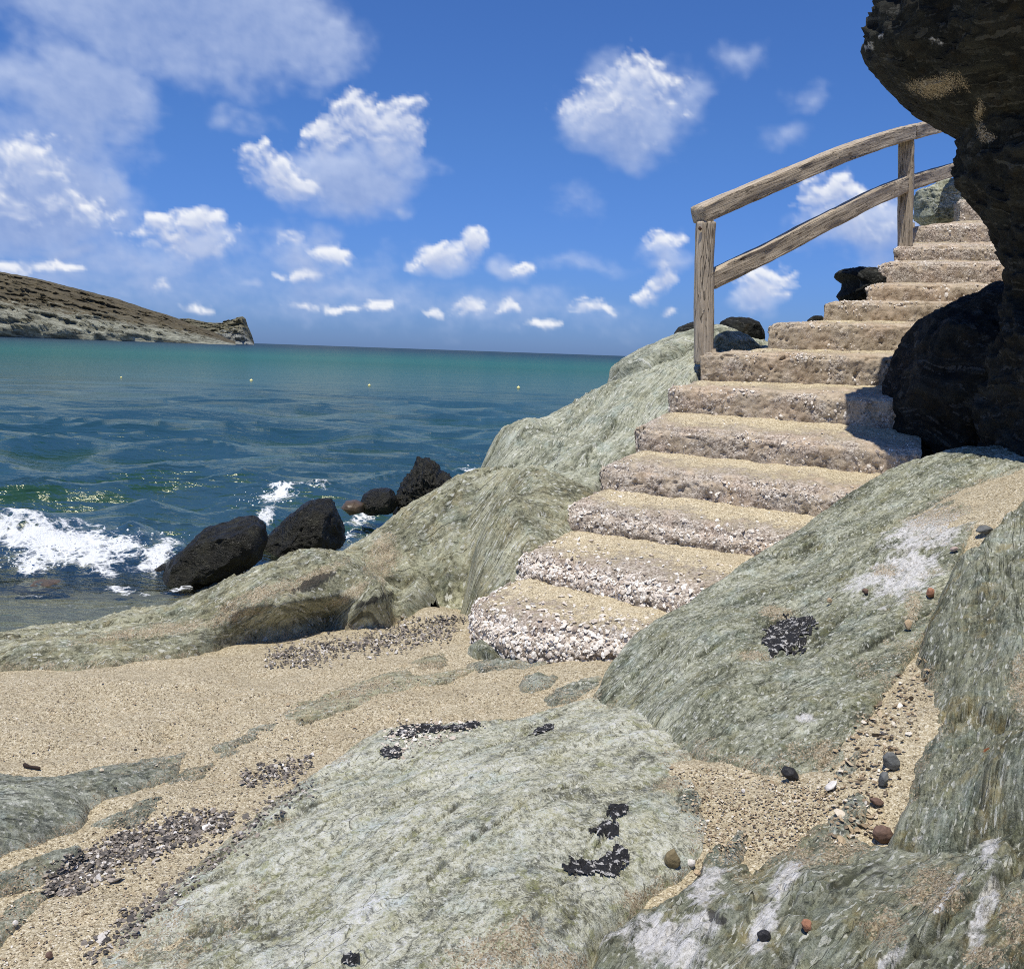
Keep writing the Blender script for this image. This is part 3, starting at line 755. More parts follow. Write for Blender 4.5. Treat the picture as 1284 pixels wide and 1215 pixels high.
# ------------------------------------------------------------------ sea
def water_mat():
    m, t, out = new_mat('sea_water')
    ob = t.node('ShaderNodeTexCoord').outputs['Object']
    depth = t.attr('depth'); foam = t.attr('foam'); dist = t.attr('dist')
    sx = t.sep(ob)
    # body colour: clear green over sand, blue over weed further out
    n = t.noise(t.vmath('MULTIPLY', ob, (.018, .045, 1)), 1.0, 4, .55)
    dd = t.math('ADD', t.math('LOGARITHM', dist, 10.0), t.math('MULTIPLY', t.math('SUBTRACT', n, .5), .38))
    c = t.ramp(t.math('MULTIPLY', dd, .25), [(.20, (.050, .100, .062)), (.27, (.022, .062, .042)), (.34, (.011, .056, .044)), (.41, (.009, .052, .046)), (.455, (.012, .080, .076)), (.56, (.015, .108, .102)), (.64, (.010, .062, .085)), (.72, (.006, .028, .060)), (.95, (.005, .018, .050))])
    w1 = t.noise(t.vmath('MULTIPLY', ob, (.55, 1.5, 1)), 1.0, 6, .62)
    w2 = t.noise(t.vmath('MULTIPLY', ob, (.09, .24, 1)), 1.0, 5, .6)
    w3 = t.noise(t.vmath('MULTIPLY', ob, (3.2, 7, 1)), 1.0, 4, .6)
    b0 = t.bump(w2, .40, 1.0)
    b1 = t.bump(w1, .5, .24, b0)
    b2 = t.bump(w3, .22, .04, b1)
    gl = t.node('ShaderNodeBsdfGlossy'); gl.inputs['Roughness'].default_value = .13
    gl.inputs['Color'].default_value = (.90, .90, .68, 1); t.l.new(b2, gl.inputs['Normal'])
    df = t.node('ShaderNodeBsdfDiffuse'); t.set(df.inputs['Color'], c); t.l.new(b1, df.inputs['Normal'])
    tr = t.node('ShaderNodeBsdfTransparent'); tr.inputs['Color'].default_value = (.80, .90, .86, 1)
    fr = t.node('ShaderNodeFresnel'); fr.inputs['IOR'].default_value = 1.33; t.l.new(b2, fr.inputs['Normal'])
    body = t.node('ShaderNodeMixShader')
    t.set(body.inputs[0], t.range(depth, .04, .8)); t.l.new(tr.outputs[0], body.inputs[1]); t.l.new(df.outputs[0], body.inputs[2])
    surf = t.node('ShaderNodeMixShader')
    t.set(surf.inputs[0], t.math('MINIMUM', t.math('MULTIPLY', fr.outputs[0], .80), t.math('MULTIPLY', t.range(dist, 12, 140, .62, .26), t.range(depth, .0, .35, .45, 1.0)))); t.l.new(body.outputs[0], surf.inputs[1]); t.l.new(gl.outputs[0], surf.inputs[2])
    fo = t.node('ShaderNodeBsdfDiffuse'); fo.inputs['Color'].default_value = (.80, .83, .84, 1)
    fn = t.noise(ob, 7, 7, .72, .8); fv = t.voro(t.vmath('MULTIPLY_ADD', t.noise(ob, 5, 3, .6, col=True), (.2, .2, .2), ob), 9, 'DISTANCE_TO_EDGE')
    lace = t.range(fv, .16, .0)
    fa = t.range(t.math('ADD', t.math('ADD', foam, t.math('MULTIPLY', t.math('SUBTRACT', fn, .5), 2.0)), t.math('MULTIPLY', lace, t.math('MULTIPLY', foam, .45))), .58, 1.05)
    fb = t.node('ShaderNodeMixShader'); t.set(fb.inputs[0], t.math('MULTIPLY', fa, t.range(foam, .02, .2)))
    t.l.new(surf.outputs[0], fb.inputs[1]); t.l.new(fo.outputs[0], fb.inputs[2])
    t.l.new(fb.outputs[0], out.inputs['Surface'])
    t.l.new(t.bump(t.noise(ob, 30, 5, .7), 1, .03), fo.inputs['Normal'])
    return m
FOAM = [  # on the water, photo pixels: cx, cy, rx, ry, angle, strength
    (-130, 704, 170, 18, 2, 1.2), (-420, 704, 190, 16, 2, 1.1), (95, 706, 125, 18, 2, 1.3), (30, 694, 55, 12, 8, .9), (40, 722, 30, 10, 0, 1.1), (130, 725, 40, 7, 5, .8), (10, 775, 60, 3, 0, .5), (90, 771, 60, 2.5, -4, .5), (60, 783, 70, 2.5, -4, .45), (150, 762, 50, 2.5, -6, .5), (30, 750, 60, 3, 0, .5), (200, 712, 48, 16, -30, .95), (150, 742, 42, 9, 5, .75), (165, 748, 30, 5, 0, .8), (60, 760, 90, 8, 4, .42), (40, 735, 45, 5, 0, .4), (110, 690, 110, 5, 0, .6), (215, 690, 40, 4, -10, .5),
    (350, 632, 42, 13, -12, .95), (335, 655, 26, 9, -25, .8), (395, 622, 45, 7, -6, .7), (300, 716, 60, 4.5, -18, .85), (380, 690, 60, 5, -20, .7), (230, 740, 40, 5, -12, .7), (455, 650, 45, 12, -20, .8), (430, 685, 35, 10, -25, .9), (520, 648, 40, 9, -12, .7), (590, 600, 28, 8, 0, .9), (480, 640, 30, 5, -10, .6),
    (320, 640, 70, 20, -10, .35), (440, 612, 50, 8, -5, .4), (100, 640, 50, 3, 0, .28), (60, 632, 20, 4, 0, .4), (560, 560, 60, 4, 0, .2)]
def build_sea():
    tv = np.r_[np.arange(-1.9, -.60, .03), np.arange(-.60, .16, .0020), np.arange(.16, 1.9, .03)]
    inv = np.r_[np.arange(1 / 5.0, 1 / 30., -.00050), np.arange(1 / 30., 1 / 160., -.00050), np.geomspace(1 / 165., 1 / 15000., 34)]
    rv = 1 / inv
    T, R = np.meshgrid(tv, rv)
    x = (R * np.sin(T)).ravel(); y = (R * np.cos(T)).ravel(); r = R.ravel()
    sp = np.gradient(rv)[:, None] * np.ones_like(T); sp = np.abs(sp).ravel()
    bed = sand_z(x, y)
    dep = np.clip(SEA - bed, 0, 4)
    shoal = sstep(.02, .5, dep)
    z = np.zeros_like(x)
    wx = x + 1.5 * perlin2(x * .15, y * .15, 3); wy = y + 1.3 * perlin2(x * .12, y * .12, 7) + .5 * perlin2(x * .5, y * .4, 9) - .18 * x
    def fade(lam): return np.clip(lam / (3.2 * sp) - .5, 0, 1)
    sw = np.sin(2 * pi * wy / 4.6); sw = sw + .35 * np.cos(4 * pi * wy / 4.6 + .6)
    z += .12 * sw * fade(4.6) * (0.55 + .6 * perlin2(x * .1, y * .2, 12))
    for lam, am, sd_ in ((2.8, .28, 21), (1.3, .18, 22), (.62, .07, 23), (.3, .022, 24)):
        n = perlin2(wx / (lam * 2.3), wy / lam, sd_)
        z += am * (.55 - 1.5 * np.abs(n)) * fade(lam)
    z *= shoal * .95 + .05
    v = np.stack([x, y, SEA + z], 1)
    flat = np.stack([x, y, np.full_like(x, SEA)], 1)
    px, py = project(np.where((y > 2)[:, None], flat, [[50, 9, -1]]))
    foam = np.zeros_like(x)
    nn = fbm2(x * 2.5, y * 2.5, 4, 40)
    for cx, cy, rx, ry, an, st in FOAM:
        a = radians(an); dx, dy = px - cx, py - cy
        u = np.sqrt(((dx * cos(a) + dy * sin(a)) / rx) ** 2 + ((-dx * sin(a) + dy * cos(a)) / ry) ** 2)
        foam = np.maximum(foam, st * np.clip(1.15 - u + .6 * nn, 0, 1))
    foam *= (r < 40)
    # the small breaker on the left: a curling crest with churned white water in front
    ux = sstep(255, 175, px + 20 * nn) ; crest = np.exp(-((py - 690 - 6 * perlin2(x * 1.3, y * 0, 3)) / 9) ** 2) * ux
    v[:, 2] += (.25 * crest + .05 * crest * fbm2(x * 5, y * 2, 3, 66)) * (y > 2)
    v[:, 2] += foam * (.03 + .05 * fbm2(x * 7, y * 7, 4, 61)) * (y > 2)
    q = grid_faces(len(rv), len(tv))[:, ::-1]
    me = mesh_from('sea', v, q)
    add_attr(me, 'depth', dep); add_attr(me, 'foam', foam); add_attr(me, 'dist', np.maximum(r, 1))
    link('sea', me, water_mat(), kind='structure')
build_sea()

# ------------------------------------------------------------------ far headland and cape
def far_mat(name, a, b, c):
    m, t, out = new_mat(name)
    st = t.attr('strata', 'Vector')
    n1 = t.noise(t.vmath('MULTIPLY', st, (.030, .17, 1)), 1.0, 7, .68, .9)
    n2 = t.noise(t.vmath('MULTIPLY', st, (.12, .5, 1)), 1.0, 6, .7, .6)
    hgt = t.attr('low')
    f = t.math('ADD', t.math('MULTIPLY', n1, .6), t.math('MULTIPLY', n2, .4))
    bare = t.ramp(f, [(.34, tuple(x * .35 for x in a)), (.45, a), (.55, b), (.68, tuple(min(.6, x * 1.5) for x in b))])
    scrub = t.ramp(f, [(.36, tuple(x * .4 for x in c)), (.5, c), (.66, tuple(x * 1.6 for x in c))])
    k = t.range(t.math('ADD', hgt, t.math('MULTIPLY', t.math('SUBTRACT', t.noise(t.vmath('MULTIPLY', st, (.02, .05, 1)), 1., 5, .65), .5), 1.0)), .42, .68)
    col = t.mix(k, scrub, bare)
    principled(t, out, col, .95, t.bump(f, .9, 5.0), .15)
    return m
def headland(name, sky_line, dist, depth, mat, seed, relief, slant):
    "a hill whose skyline passes through the given pixels, dist metres away at the waterline"
    S = np.array(sky_line, float)
    px = np.linspace(S[0, 0], S[-1, 0], 340)
    top = np.interp(px, S[:, 0], S[:, 1])
    nv = 80
    V = []; low = []; ST = []
    for j in range(nv):
        k = j / (nv - 1)                                # 0 at the waterline, up to the crest, then down behind
        kk = k / .72
        yy = dist + depth * k
        d = rays(px, top); ridge = d * ((dist + depth * .72) / d[:, 1])[:, None]
        d0 = rays(px, top); xx = ridge[:, 0] * yy / (dist + depth * .72)
        h = ridge[:, 2] - SEA
        prof = (kk ** .62 if kk <= 1 else max(0, 1 - ((kk - 1) / .39) ** 2))
        z = SEA - 1.0 + (h + 1.0) * prof
        V.append(np.stack([xx, np.full_like(xx, yy), z], 1)); low.append(1 - prof + 0 * xx)
    V = np.concatenate(V); low = np.concatenate(low)
    s = V[:, 0] + .0 * V[:, 1]; w = V[:, 2] + slant * V[:, 0] + .25 * (V[:, 1] - dist)
    n = fbm3(np.stack([V[:, 0] / 38, w / 9, V[:, 1] / 60], 1), 5, seed, .55, True)
    m = fbm3(np.stack([V[:, 0] / 9, w / 4, V[:, 1] / 20], 1), 4, seed + 9, .6)
    am = relief * np.clip((V[:, 2] - SEA + 1) / 8, 0, 1)
    V[:, 2] += am * (.5 * n + .6 * m) * np.where(low < .05, .35, 1)
    V[:, 1] -= am * 5 * n * (low > .03)
    me = mesh_from(name, V, grid_faces(nv, 340))
    add_attr(me, 'strata', np.stack([s, w, V[:, 1] * .2], 1)); add_attr(me, 'low', low)
    link(name, me, mat, kind='structure')
MAT_HILL = far_mat('headland_schist', (.14, .14, .105), (.33, .335, .265), (.115, .098, .062))
MAT_CAPE = far_mat('cape_rock', (.15, .16, .15), (.36, .37, .33), (.16, .15, .10))
headland('headland', [(-260, 285), (-120, 312), (-40, 332), (0, 341), (60, 353), (110, 366), (150, 376), (185, 388), (215, 397), (245, 409), (270, 418), (285, 425), (296, 429.2)], 900, 260, MAT_HILL, 5, 4.2, .16)
headland('cape', [(190, 403), (222, 402), (236, 399.5), (246, 402), (262, 405), (280, 405), (293, 401), (304, 397), (308, 400), (311, 410), (316, 421), (319, 431)], 1180, 150, MAT_CAPE, 15, 4.0, -.1)

# ------------------------------------------------------------------ the rocks of the shore
# big pale slab in the foreground
D_c = [PZ(150, 1165, -1.43), PZ(230, 1100, -1.425), PZ(300, 1042, -1.415), PZ(350, 1000, -1.41), PZ(395, 968, -1.405), PZ(440, 940, -1.40), PZ(475, 915, -1.395), PZ(530, 908, -1.385), PZ(600, 906, -1.365), PZ(660, 898, -1.345), PZ(705, 885, -1.32), PZ(795, 856, -1.30),
       PZ(828, 886, -1.265), PZ(852, 922, -1.225), PZ(866, 958, -1.20), PZ(875, 1005, -1.185), PZ(885, 1035, -1.185), PZ(875, 1065, -1.19), PZ(850, 1090, -1.20), PZ(800, 1110, -1.21), PZ(770, 1150, -1.215), PZ(720, 1210, -1.22), PZ(690, 1300, -1.24), (.0, 1.15, -1.30), (-.9, 1.3, -1.42), PZ(90, 1260, -1.435)]
D_i = [PZ(600, 985, -1.235), PZ(700, 950, -1.22), PZ(520, 1000, -1.26), PZ(420, 1040, -1.31), PZ(330, 1120, -1.34), PZ(480, 1130, -1.245), PZ(620, 1100, -1.175), PZ(740, 1030, -1.155), PZ(780, 950, -1.215), PZ(830, 950, -1.195), PZ(560, 1200, -1.215), PZ(700, 1120, -1.165), PZ(300, 1200, -1.35), PZ(820, 1050, -1.165), PZ(640, 1180, -1.19)]
relief_rock('rock_slab', D_c, D_i, MAT_ROCK_SLAB, 'broad pale green rock slab mottled with lichen in the foreground sand', 42, bulge=.012, bw=.05, amp=.007, seed=3, lumps=.04, warp=.22, steps=.010, dth=.0018, dr=.0030,
            tan=[(625, 1190, 70, 30, -15), (820, 1125, 40, 16, -10), (700, 1210, 40, 20), (840, 985, 22, 10)],
            tars=[[(520, 917, 35, 8, -8), (580, 912, 30, 6, -5), (492, 943, 14, 10)], [(775, 1018, 16, 9, 0), (765, 1042, 20, 12, -10)], [(735, 1088, 24, 13, 0), (768, 1082, 24, 16, -15)], [(682, 916, 18, 5, -20)], [(440, 1205, 13, 10)]])

# right-hand rock along the stairs
E_c = [PZ(742, 872, -1.31), PY(768, 828, 3.85), PY(800, 792, 3.97), PY(860, 755, 4.12), PY(930, 709, 4.4), PY(1000, 665, 4.7), PY(1050, 628, 4.9), PY(1110, 592, 5.0), PY(1160, 573, 5.1), PY(1200, 560, 5.15), PY(1250, 560, 5.2), PY(1340, 556, 5.3), PY(1330, 600, 4.6), PY(1262, 622, 4.3),
       PY(1225, 655, 4.05), PY(1205, 690, 3.8), PY(1185, 740, 3.55), PY(1156, 800, 3.25), PY(1112, 860, 3.0), PY(1080, 920, 2.75), PZ(1055, 965, -1.105), PZ(1000, 972, -1.135), PZ(940, 962, -1.16), PZ(890, 950, -1.18), PZ(835, 925, -1.225), PZ(790, 895, -1.27)]
E_i = [PZ(880, 870, -1.105), PZ(960, 880, -1.095), PZ(1030, 880, -1.035), PY(900, 790, 3.7), PY(980, 780, 3.75), PY(1060, 780, 3.55), PY(1000, 700, 4.3), PY(1080, 680, 4.25), PY(1150, 650, 4.4), PY(1130, 720, 3.8), PY(820, 840, 3.65), PY(1180, 600, 4.75)]
relief_rock('rock_bank', E_c, E_i, MAT_ROCK_RIGHT, 'large green schist rock sloping up beside the right end of the steps', 57, bulge=.010, bw=.04, amp=.0075, seed=13, lumps=.04, warp=.2, steps=.013,
            quartz=[(1165, 665, 60, 26, -18), (1130, 720, 52, 30, -25), (1085, 730, 28, 12, -20), (1010, 900, 14, 6)],
            tan=[(1190, 645, 45, 12, -12), (1240, 625, 45, 14, -15), (975, 768, 22, 9), (948, 822, 24, 7), (1110, 715, 16, 8), (1145, 760, 12, 20), (1035, 945, 18, 14)],
            tars=[[(985, 797, 30, 26, -10), (1014, 780, 16, 8, -8)], [(765, 888, 20, 6, 28), (795, 905, 22, 8, 30), (812, 917, 11, 7, 20)], [(932, 845, 7, 5)], [(890, 889, 5, 4)], [(866, 945, 8, 5)]])

# columns of steep beds on the far right
F_c = [PY(1262, 650, 3.85), PY(1330, 600, 4.4), PY(1450, 640, 3.9), PY(1500, 800, 2.9), PY(1480, 1000, 2.1), PZ(1340, 1075, -.99), PZ(1284, 1072, -1.02), PZ(1210, 1070, -1.06), PZ(1150, 1075, -1.09), PZ(1125, 1065, -1.10), PZ(1135, 1010, -1.085), PZ(1152, 950, -1.055), PZ(1158, 890, -1.01), PY(1158, 835, 3.02), PY(1172, 770, 3.25), PY(1208, 700, 3.6)]
F_i = [PZ(1215, 1000, -1.0), PZ(1284, 950, -.90), PY(1284, 800, 2.85), PY(1284, 720, 3.25), PY(1225, 850, 2.85), PY(1360, 800, 2.75), PY(1250, 750, 3.2), PZ(1360, 1000, -.87)]
relief_rock('rock_ledge', F_c, F_i, MAT_ROCK_COL, 'dark green rock ledge of steep parallel beds right of the sandy gully', 27, bulge=.04, bw=.04, amp=.016, seed=23, lumps=.05, warp=.14, steps=.036,
            tan=[(1175, 1085, 60, 12, 0), (1284, 860, 20, 40)], quartz=[(1262, 905, 10, 5), (1150, 1050, 10, 4)])

# outcrop at the bottom right with the quartz seam
G_c = [PZ(735, 1225, -1.22), PZ(760, 1180, -1.215), PZ(800, 1150, -1.21), PZ(850, 1120, -1.205), PZ(880, 1085, -1.195), PZ(905, 1062, -1.19), PZ(940, 1100, -1.19), PZ(985, 1062, -1.165), PZ(1030, 1035, -1.145), PZ(1085, 1055, -1.12), PZ(1130, 1068, -1.10), PZ(1200, 1075, -1.07), PZ(1255, 1040, -1.01), PZ(1340, 1010, -.94), PZ(1600, 1100, -.85), (1.6, 1.0, -.92), (.9, .75, -1.15), (.2, 1.1, -1.27)]
G_i = [PZ(1000, 1120, -1.105), PZ(900, 1180, -1.145), PZ(1080, 1180, -1.06), PZ(1200, 1150, -.99), PZ(1284, 1150, -.93), PZ(1284, 1080, -.95), PZ(1050, 1090, -1.10), PZ(1140, 1110, -1.055), PZ(820, 1190, -1.18)]
relief_rock('rock_outcrop', G_c, G_i, MAT_ROCK_COL, 'low folded rock outcrop with a bright white quartz seam below the sand pocket', 50, bulge=.02, bw=.04, amp=.014, seed=33, lumps=.05, warp=.35, steps=.026, dth=.0024, dr=.0040,
            quartz=[(830, 1185, 70, 36, 15), (885, 1110, 20, 34, 20), (880, 1160, 40, 22, -20), (1185, 1125, 5, 45, 35), (1235, 1140, 14, 55, 18), (985, 1100, 12, 34, 35), (960, 1160, 16, 40, 30), (1240, 1065, 12, 34, 12), (1120, 1200, 30, 12, -30)],
            tan=[(1170, 1120, 40, 34, 0), (1060, 1060, 40, 22, -20), (1110, 1160, 30, 24), (1275, 1150, 25, 40), (1010, 1075, 20, 14), (1240, 1200, 30, 14)],
            stain=[(873, 1090, 9, 12), (900, 1150, 16, 8, 40)])

# the long ridge between sand and sea
A_c = [PZ(-260, 850, -1.50), PZ(-100, 838, -1.49), PZ(0, 833, -1.475), PZ(60, 836, -1.47), PZ(120, 836, -1.465), PZ(170, 826, -1.46), PZ(240, 822, -1.455), PZ(290, 812, -1.45), PZ(330, 806, -1.445), PZ(380, 796, -1.44), PZ(425, 786, -1.435), PZ(445, 793, -1.43), PZ(500, 785, -1.45), PZ(550, 772, -1.455), PZ(585, 756, -1.46),
       (-.12, 4.85, -1.46), (.12, 4.98, -1.34), (.30, 5.25, -1.12), (.47, 5.55, -.98), (.62, 5.85, -.95), (.55, 6.3, -1.25), (.2, 6.7, -1.75), (-.5, 6.5, -1.85), (-1.2, 6.3, -1.95), (-2.2, 5.9, -1.95), (-3.4, 5.4, -1.9), (-4.2, 4.9, -1.7)]
A_i = [PY(-120, 832, 4.9), PY(0, 816, 5.0), PY(100, 801, 5.15), PY(200, 790, 5.3), PY(260, 778, 5.4), PY(330, 755, 5.55), PY(390, 735, 5.65), PY(450, 694, 5.75), PY(520, 646, 5.85), PY(580, 618, 5.9), PY(640, 602, 5.9), PY(690, 606, 5.85),
       PZ(100, 822, -1.455), PZ(250, 790, -1.40), PZ(350, 760, -1.30), PZ(420, 730, -1.22), PZ(480, 730, -1.20), PZ(540, 690, -1.06), PZ(600, 680, -1.03), PZ(620, 640, -.88), PY(660, 640, 5.45), PY(640, 690, 5.15), PY(600, 730, 5.1), PZ(470, 765, -1.30), PZ(540, 745, -1.26), PY(690, 625, 5.62)]
def A_cut(x, y):
    zt = -1.285 + .10 * (x + .4) * (x > -.4) + 0 * x
    return zt, .22 * sstep(-1.6, -1.15, x) * (1 - .75 * sstep(-.85, -.5, x)) * sstep(-.2, -.45, x)
relief_rock('rock_ridge', A_c, A_i, MAT_ROCK_RIDGE, 'long low rock ridge with swirling beds between the sand and the sea', 62, bulge=.07, bw=.05, amp=.012, seed=43, lumps=.045, warp=.35, fold=.13, dth=.0014, dr=.0018, steps=.02, undercut=A_cut, plunge=3,
            tan=[(390, 725, 45, 8, -25), (330, 745, 60, 10, -22), (440, 745, 30, 8, -30), (200, 790, 100, 8, -8), (480, 700, 20, 30, 20), (300, 770, 40, 8, -15)],
            stain=[(395, 730, 28, 7, -25), (470, 752, 24, 5, -20)])

# slab behind the left side of the stairs
B_c = [PY(606, 606, 6.15), PY(640, 606, 6.0), PY(700, 612, 5.8), PY(745, 612, 5.9), PY(800, 560, 6.3), PY(850, 500, 6.6), PY(885, 455, 6.95), PY(930, 444, 7.3), PY(965, 440, 7.5), (2.3, 8.6, .15), (1.7, 8.9, -.3), (1.1, 8.7, -.9), (.4, 8.2, -1.5), (-.2, 7.5, -1.75), (-.33, 6.9, -1.6), PY(598, 612, 6.4)]
B_i = [PY(606, 588, 6.5), PY(614, 570, 6.7), PY(640, 550, 6.9), PY(700, 522, 7.15), PY(758, 494, 7.4), PY(660, 585, 6.3), PY(720, 570, 6.3), PY(760, 540, 6.55), PY(800, 505, 6.75), PY(840, 470, 6.95), PY(700, 545, 6.7), PY(800, 474, 7.5), PY(850, 450, 7.6), PY(900, 436, 7.7), PY(775, 487, 7.5)]
relief_rock('rock_slab', B_c, B_i, MAT_ROCK_MID, 'smooth grey-green rock slab rising behind the left side of the steps', 42, bulge=.03, bw=.06, amp=.011, seed=53, lumps=.05, warp=.3, fold=.12, dth=.0014, dr=.0018, steps=.022, plunge=3)

B2 = [(752, 512), (762, 480), (768, 458), (785, 442), (800, 432), (825, 426), (850, 418), (880, 408), (905, 404), (935, 415), (958, 438), (930, 452), (880, 455), (850, 462), (815, 480), (785, 500)]
# low outcrops in the sand
def low_rock(cont, label, seed, ang, mat=None, bulge=.02, inner=(), amp=.007, steps=.008, pad=.06, tan=()):
    return relief_rock('rock_outcrop', [PZ(*c) for c in cont], [PZ(*c) for c in inner], mat or MAT_ROCK_LOW, label, ang, bulge=bulge, bw=.03, amp=amp * 1.3, seed=seed, lumps=.02, warp=.25, steps=steps * 2, pad=pad, edge_rough=.05, tan=tan)
low_rock([(-120, 975, -1.455), (0, 975, -1.455), (30, 977, -1.45), (70, 978, -1.45), (120, 966, -1.45), (180, 955, -1.445), (228, 942, -1.44), (232, 948, -1.44), (225, 968, -1.44), (195, 985, -1.44), (150, 1002, -1.44), (110, 1012, -1.44), (95, 1035, -1.44), (50, 1052, -1.44), (10, 1062, -1.44), (-120, 1100, -1.45)], 'flat blue-green outcrop in the sand beside the small driftwood stick', 63, 62, inner=[(50, 1000, -1.40), (120, 985, -1.415), (0, 1030, -1.39)], bulge=.025)
low_rock([(120, 1030, -1.44), (150, 1018, -1.44), (165, 1010, -1.44), (205, 1000, -1.44), (205, 1010, -1.44), (180, 1028, -1.44), (140, 1036, -1.44)], 'small dark rock knob in the sand between flat outcrop and gravel', 64, 60, bulge=.03)
low_rock([(-60, 1112, -1.45), (0, 1094, -1.445), (50, 1075, -1.44), (98, 1064, -1.44), (100, 1072, -1.44), (70, 1092, -1.44), (20, 1106, -1.445), (-60, 1130, -1.45)], 'narrow dark rock rib at the end of the gravel streak', 65, 60, bulge=.03)
low_rock([(-100, 1190, -1.45), (0, 1150, -1.445), (40, 1120, -1.44), (70, 1108, -1.44), (55, 1130, -1.44), (20, 1160, -1.44), (-100, 1240, -1.45)], 'half-buried pale rock in the sand below the gravel streak', 66, 60, bulge=.012, mat=MAT_ROCK_RIGHT)
low_rock([(345, 905, -1.425), (372, 885, -1.42), (420, 868, -1.415), (480, 845, -1.41), (540, 822, -1.40), (566, 818, -1.40), (560, 835, -1.40), (520, 850, -1.405), (545, 846, -1.40), (600, 834, -1.385), (600, 840, -1.385), (540, 860, -1.40), (480, 872, -1.41), (420, 892, -1.415), (380, 908, -1.42)], 'long thin rock rib in the sand leading to the bottom step', 67, 62, bulge=.022, mat=MAT_ROCK_RIDGE, tan=[(450, 865, 60, 8, -20), (540, 835, 30, 8)])
low_rock([(260, 938, -1.435), (310, 918, -1.43), (350, 905, -1.425), (365, 908, -1.425), (320, 925, -1.43), (270, 942, -1.435)], 'thin grey rock streak just breaking the open sand', 68, 62, bulge=.006)
low_rock([(278, 944, -1.43), (292, 938, -1.43), (303, 942, -1.43), (294, 950, -1.43), (280, 951, -1.43)], 'tiny flat grey rock patch flush with the sand', 69, 62, bulge=.006)
low_rock([(205, 978, -1.44), (235, 962, -1.435), (260, 955, -1.435), (255, 962, -1.435), (235, 978, -1.435), (210, 985, -1.44)], 'short dark rock splinter beside the flat outcrop', 70, 62, bulge=.012)
low_rock([(652, 862, -1.345), (660, 851, -1.345), (680, 846, -1.34), (693, 850, -1.34), (688, 860, -1.34), (665, 865, -1.345)], 'small grey rock lump in the sand before the bottom step', 71, 62, bulge=.02)
low_rock([(686, 872, -1.335), (705, 858, -1.33), (735, 850, -1.32), (755, 846, -1.31), (745, 866, -1.315), (715, 876, -1.325), (695, 880, -1.335)], 'dark rock edge at the tip of the large schist rock', 72, 62, bulge=.02)
low_rock([(585, 832, -1.375), (620, 826, -1.37), (680, 822, -1.36), (740, 800, -1.31), (765, 796, -1.30), (740, 818, -1.32), (690, 832, -1.35), (600, 842, -1.38)], 'thin rock sill along the foot of the bottom step', 73, 70, bulge=.012)
low_rock([(835, 1010, -1.18), (845, 995, -1.18), (870, 992, -1.175), (888, 1000, -1.175), (882, 1018, -1.175), (858, 1030, -1.18), (840, 1028, -1.18)], 'blunt grey rock nose poking from slab into the sand pocket', 74, 30, bulge=.03)
low_rock([(1040, 975, -1.115), (1062, 945, -1.10), (1075, 920, -1.085), (1092, 925, -1.08), (1085, 955, -1.09), (1062, 980, -1.11)], 'dark pointed rock at the foot of the gully', 75, 30, bulge=.03)
low_rock([(1032, 1040, -1.14), (1050, 1005, -1.13), (1072, 985, -1.11), (1090, 1000, -1.105), (1090, 1030, -1.115), (1065, 1050, -1.13), (1045, 1052, -1.135)], 'grey rock wedge lying in the gully sand', 76, 30, bulge=.035)
low_rock([(905, 1058, -1.19), (920, 1040, -1.185), (935, 1045, -1.185), (938, 1065, -1.185), (925, 1085, -1.19), (905, 1085, -1.19)], 'dark olive rock knob above the quartz seam', 77, 30, bulge=.03)

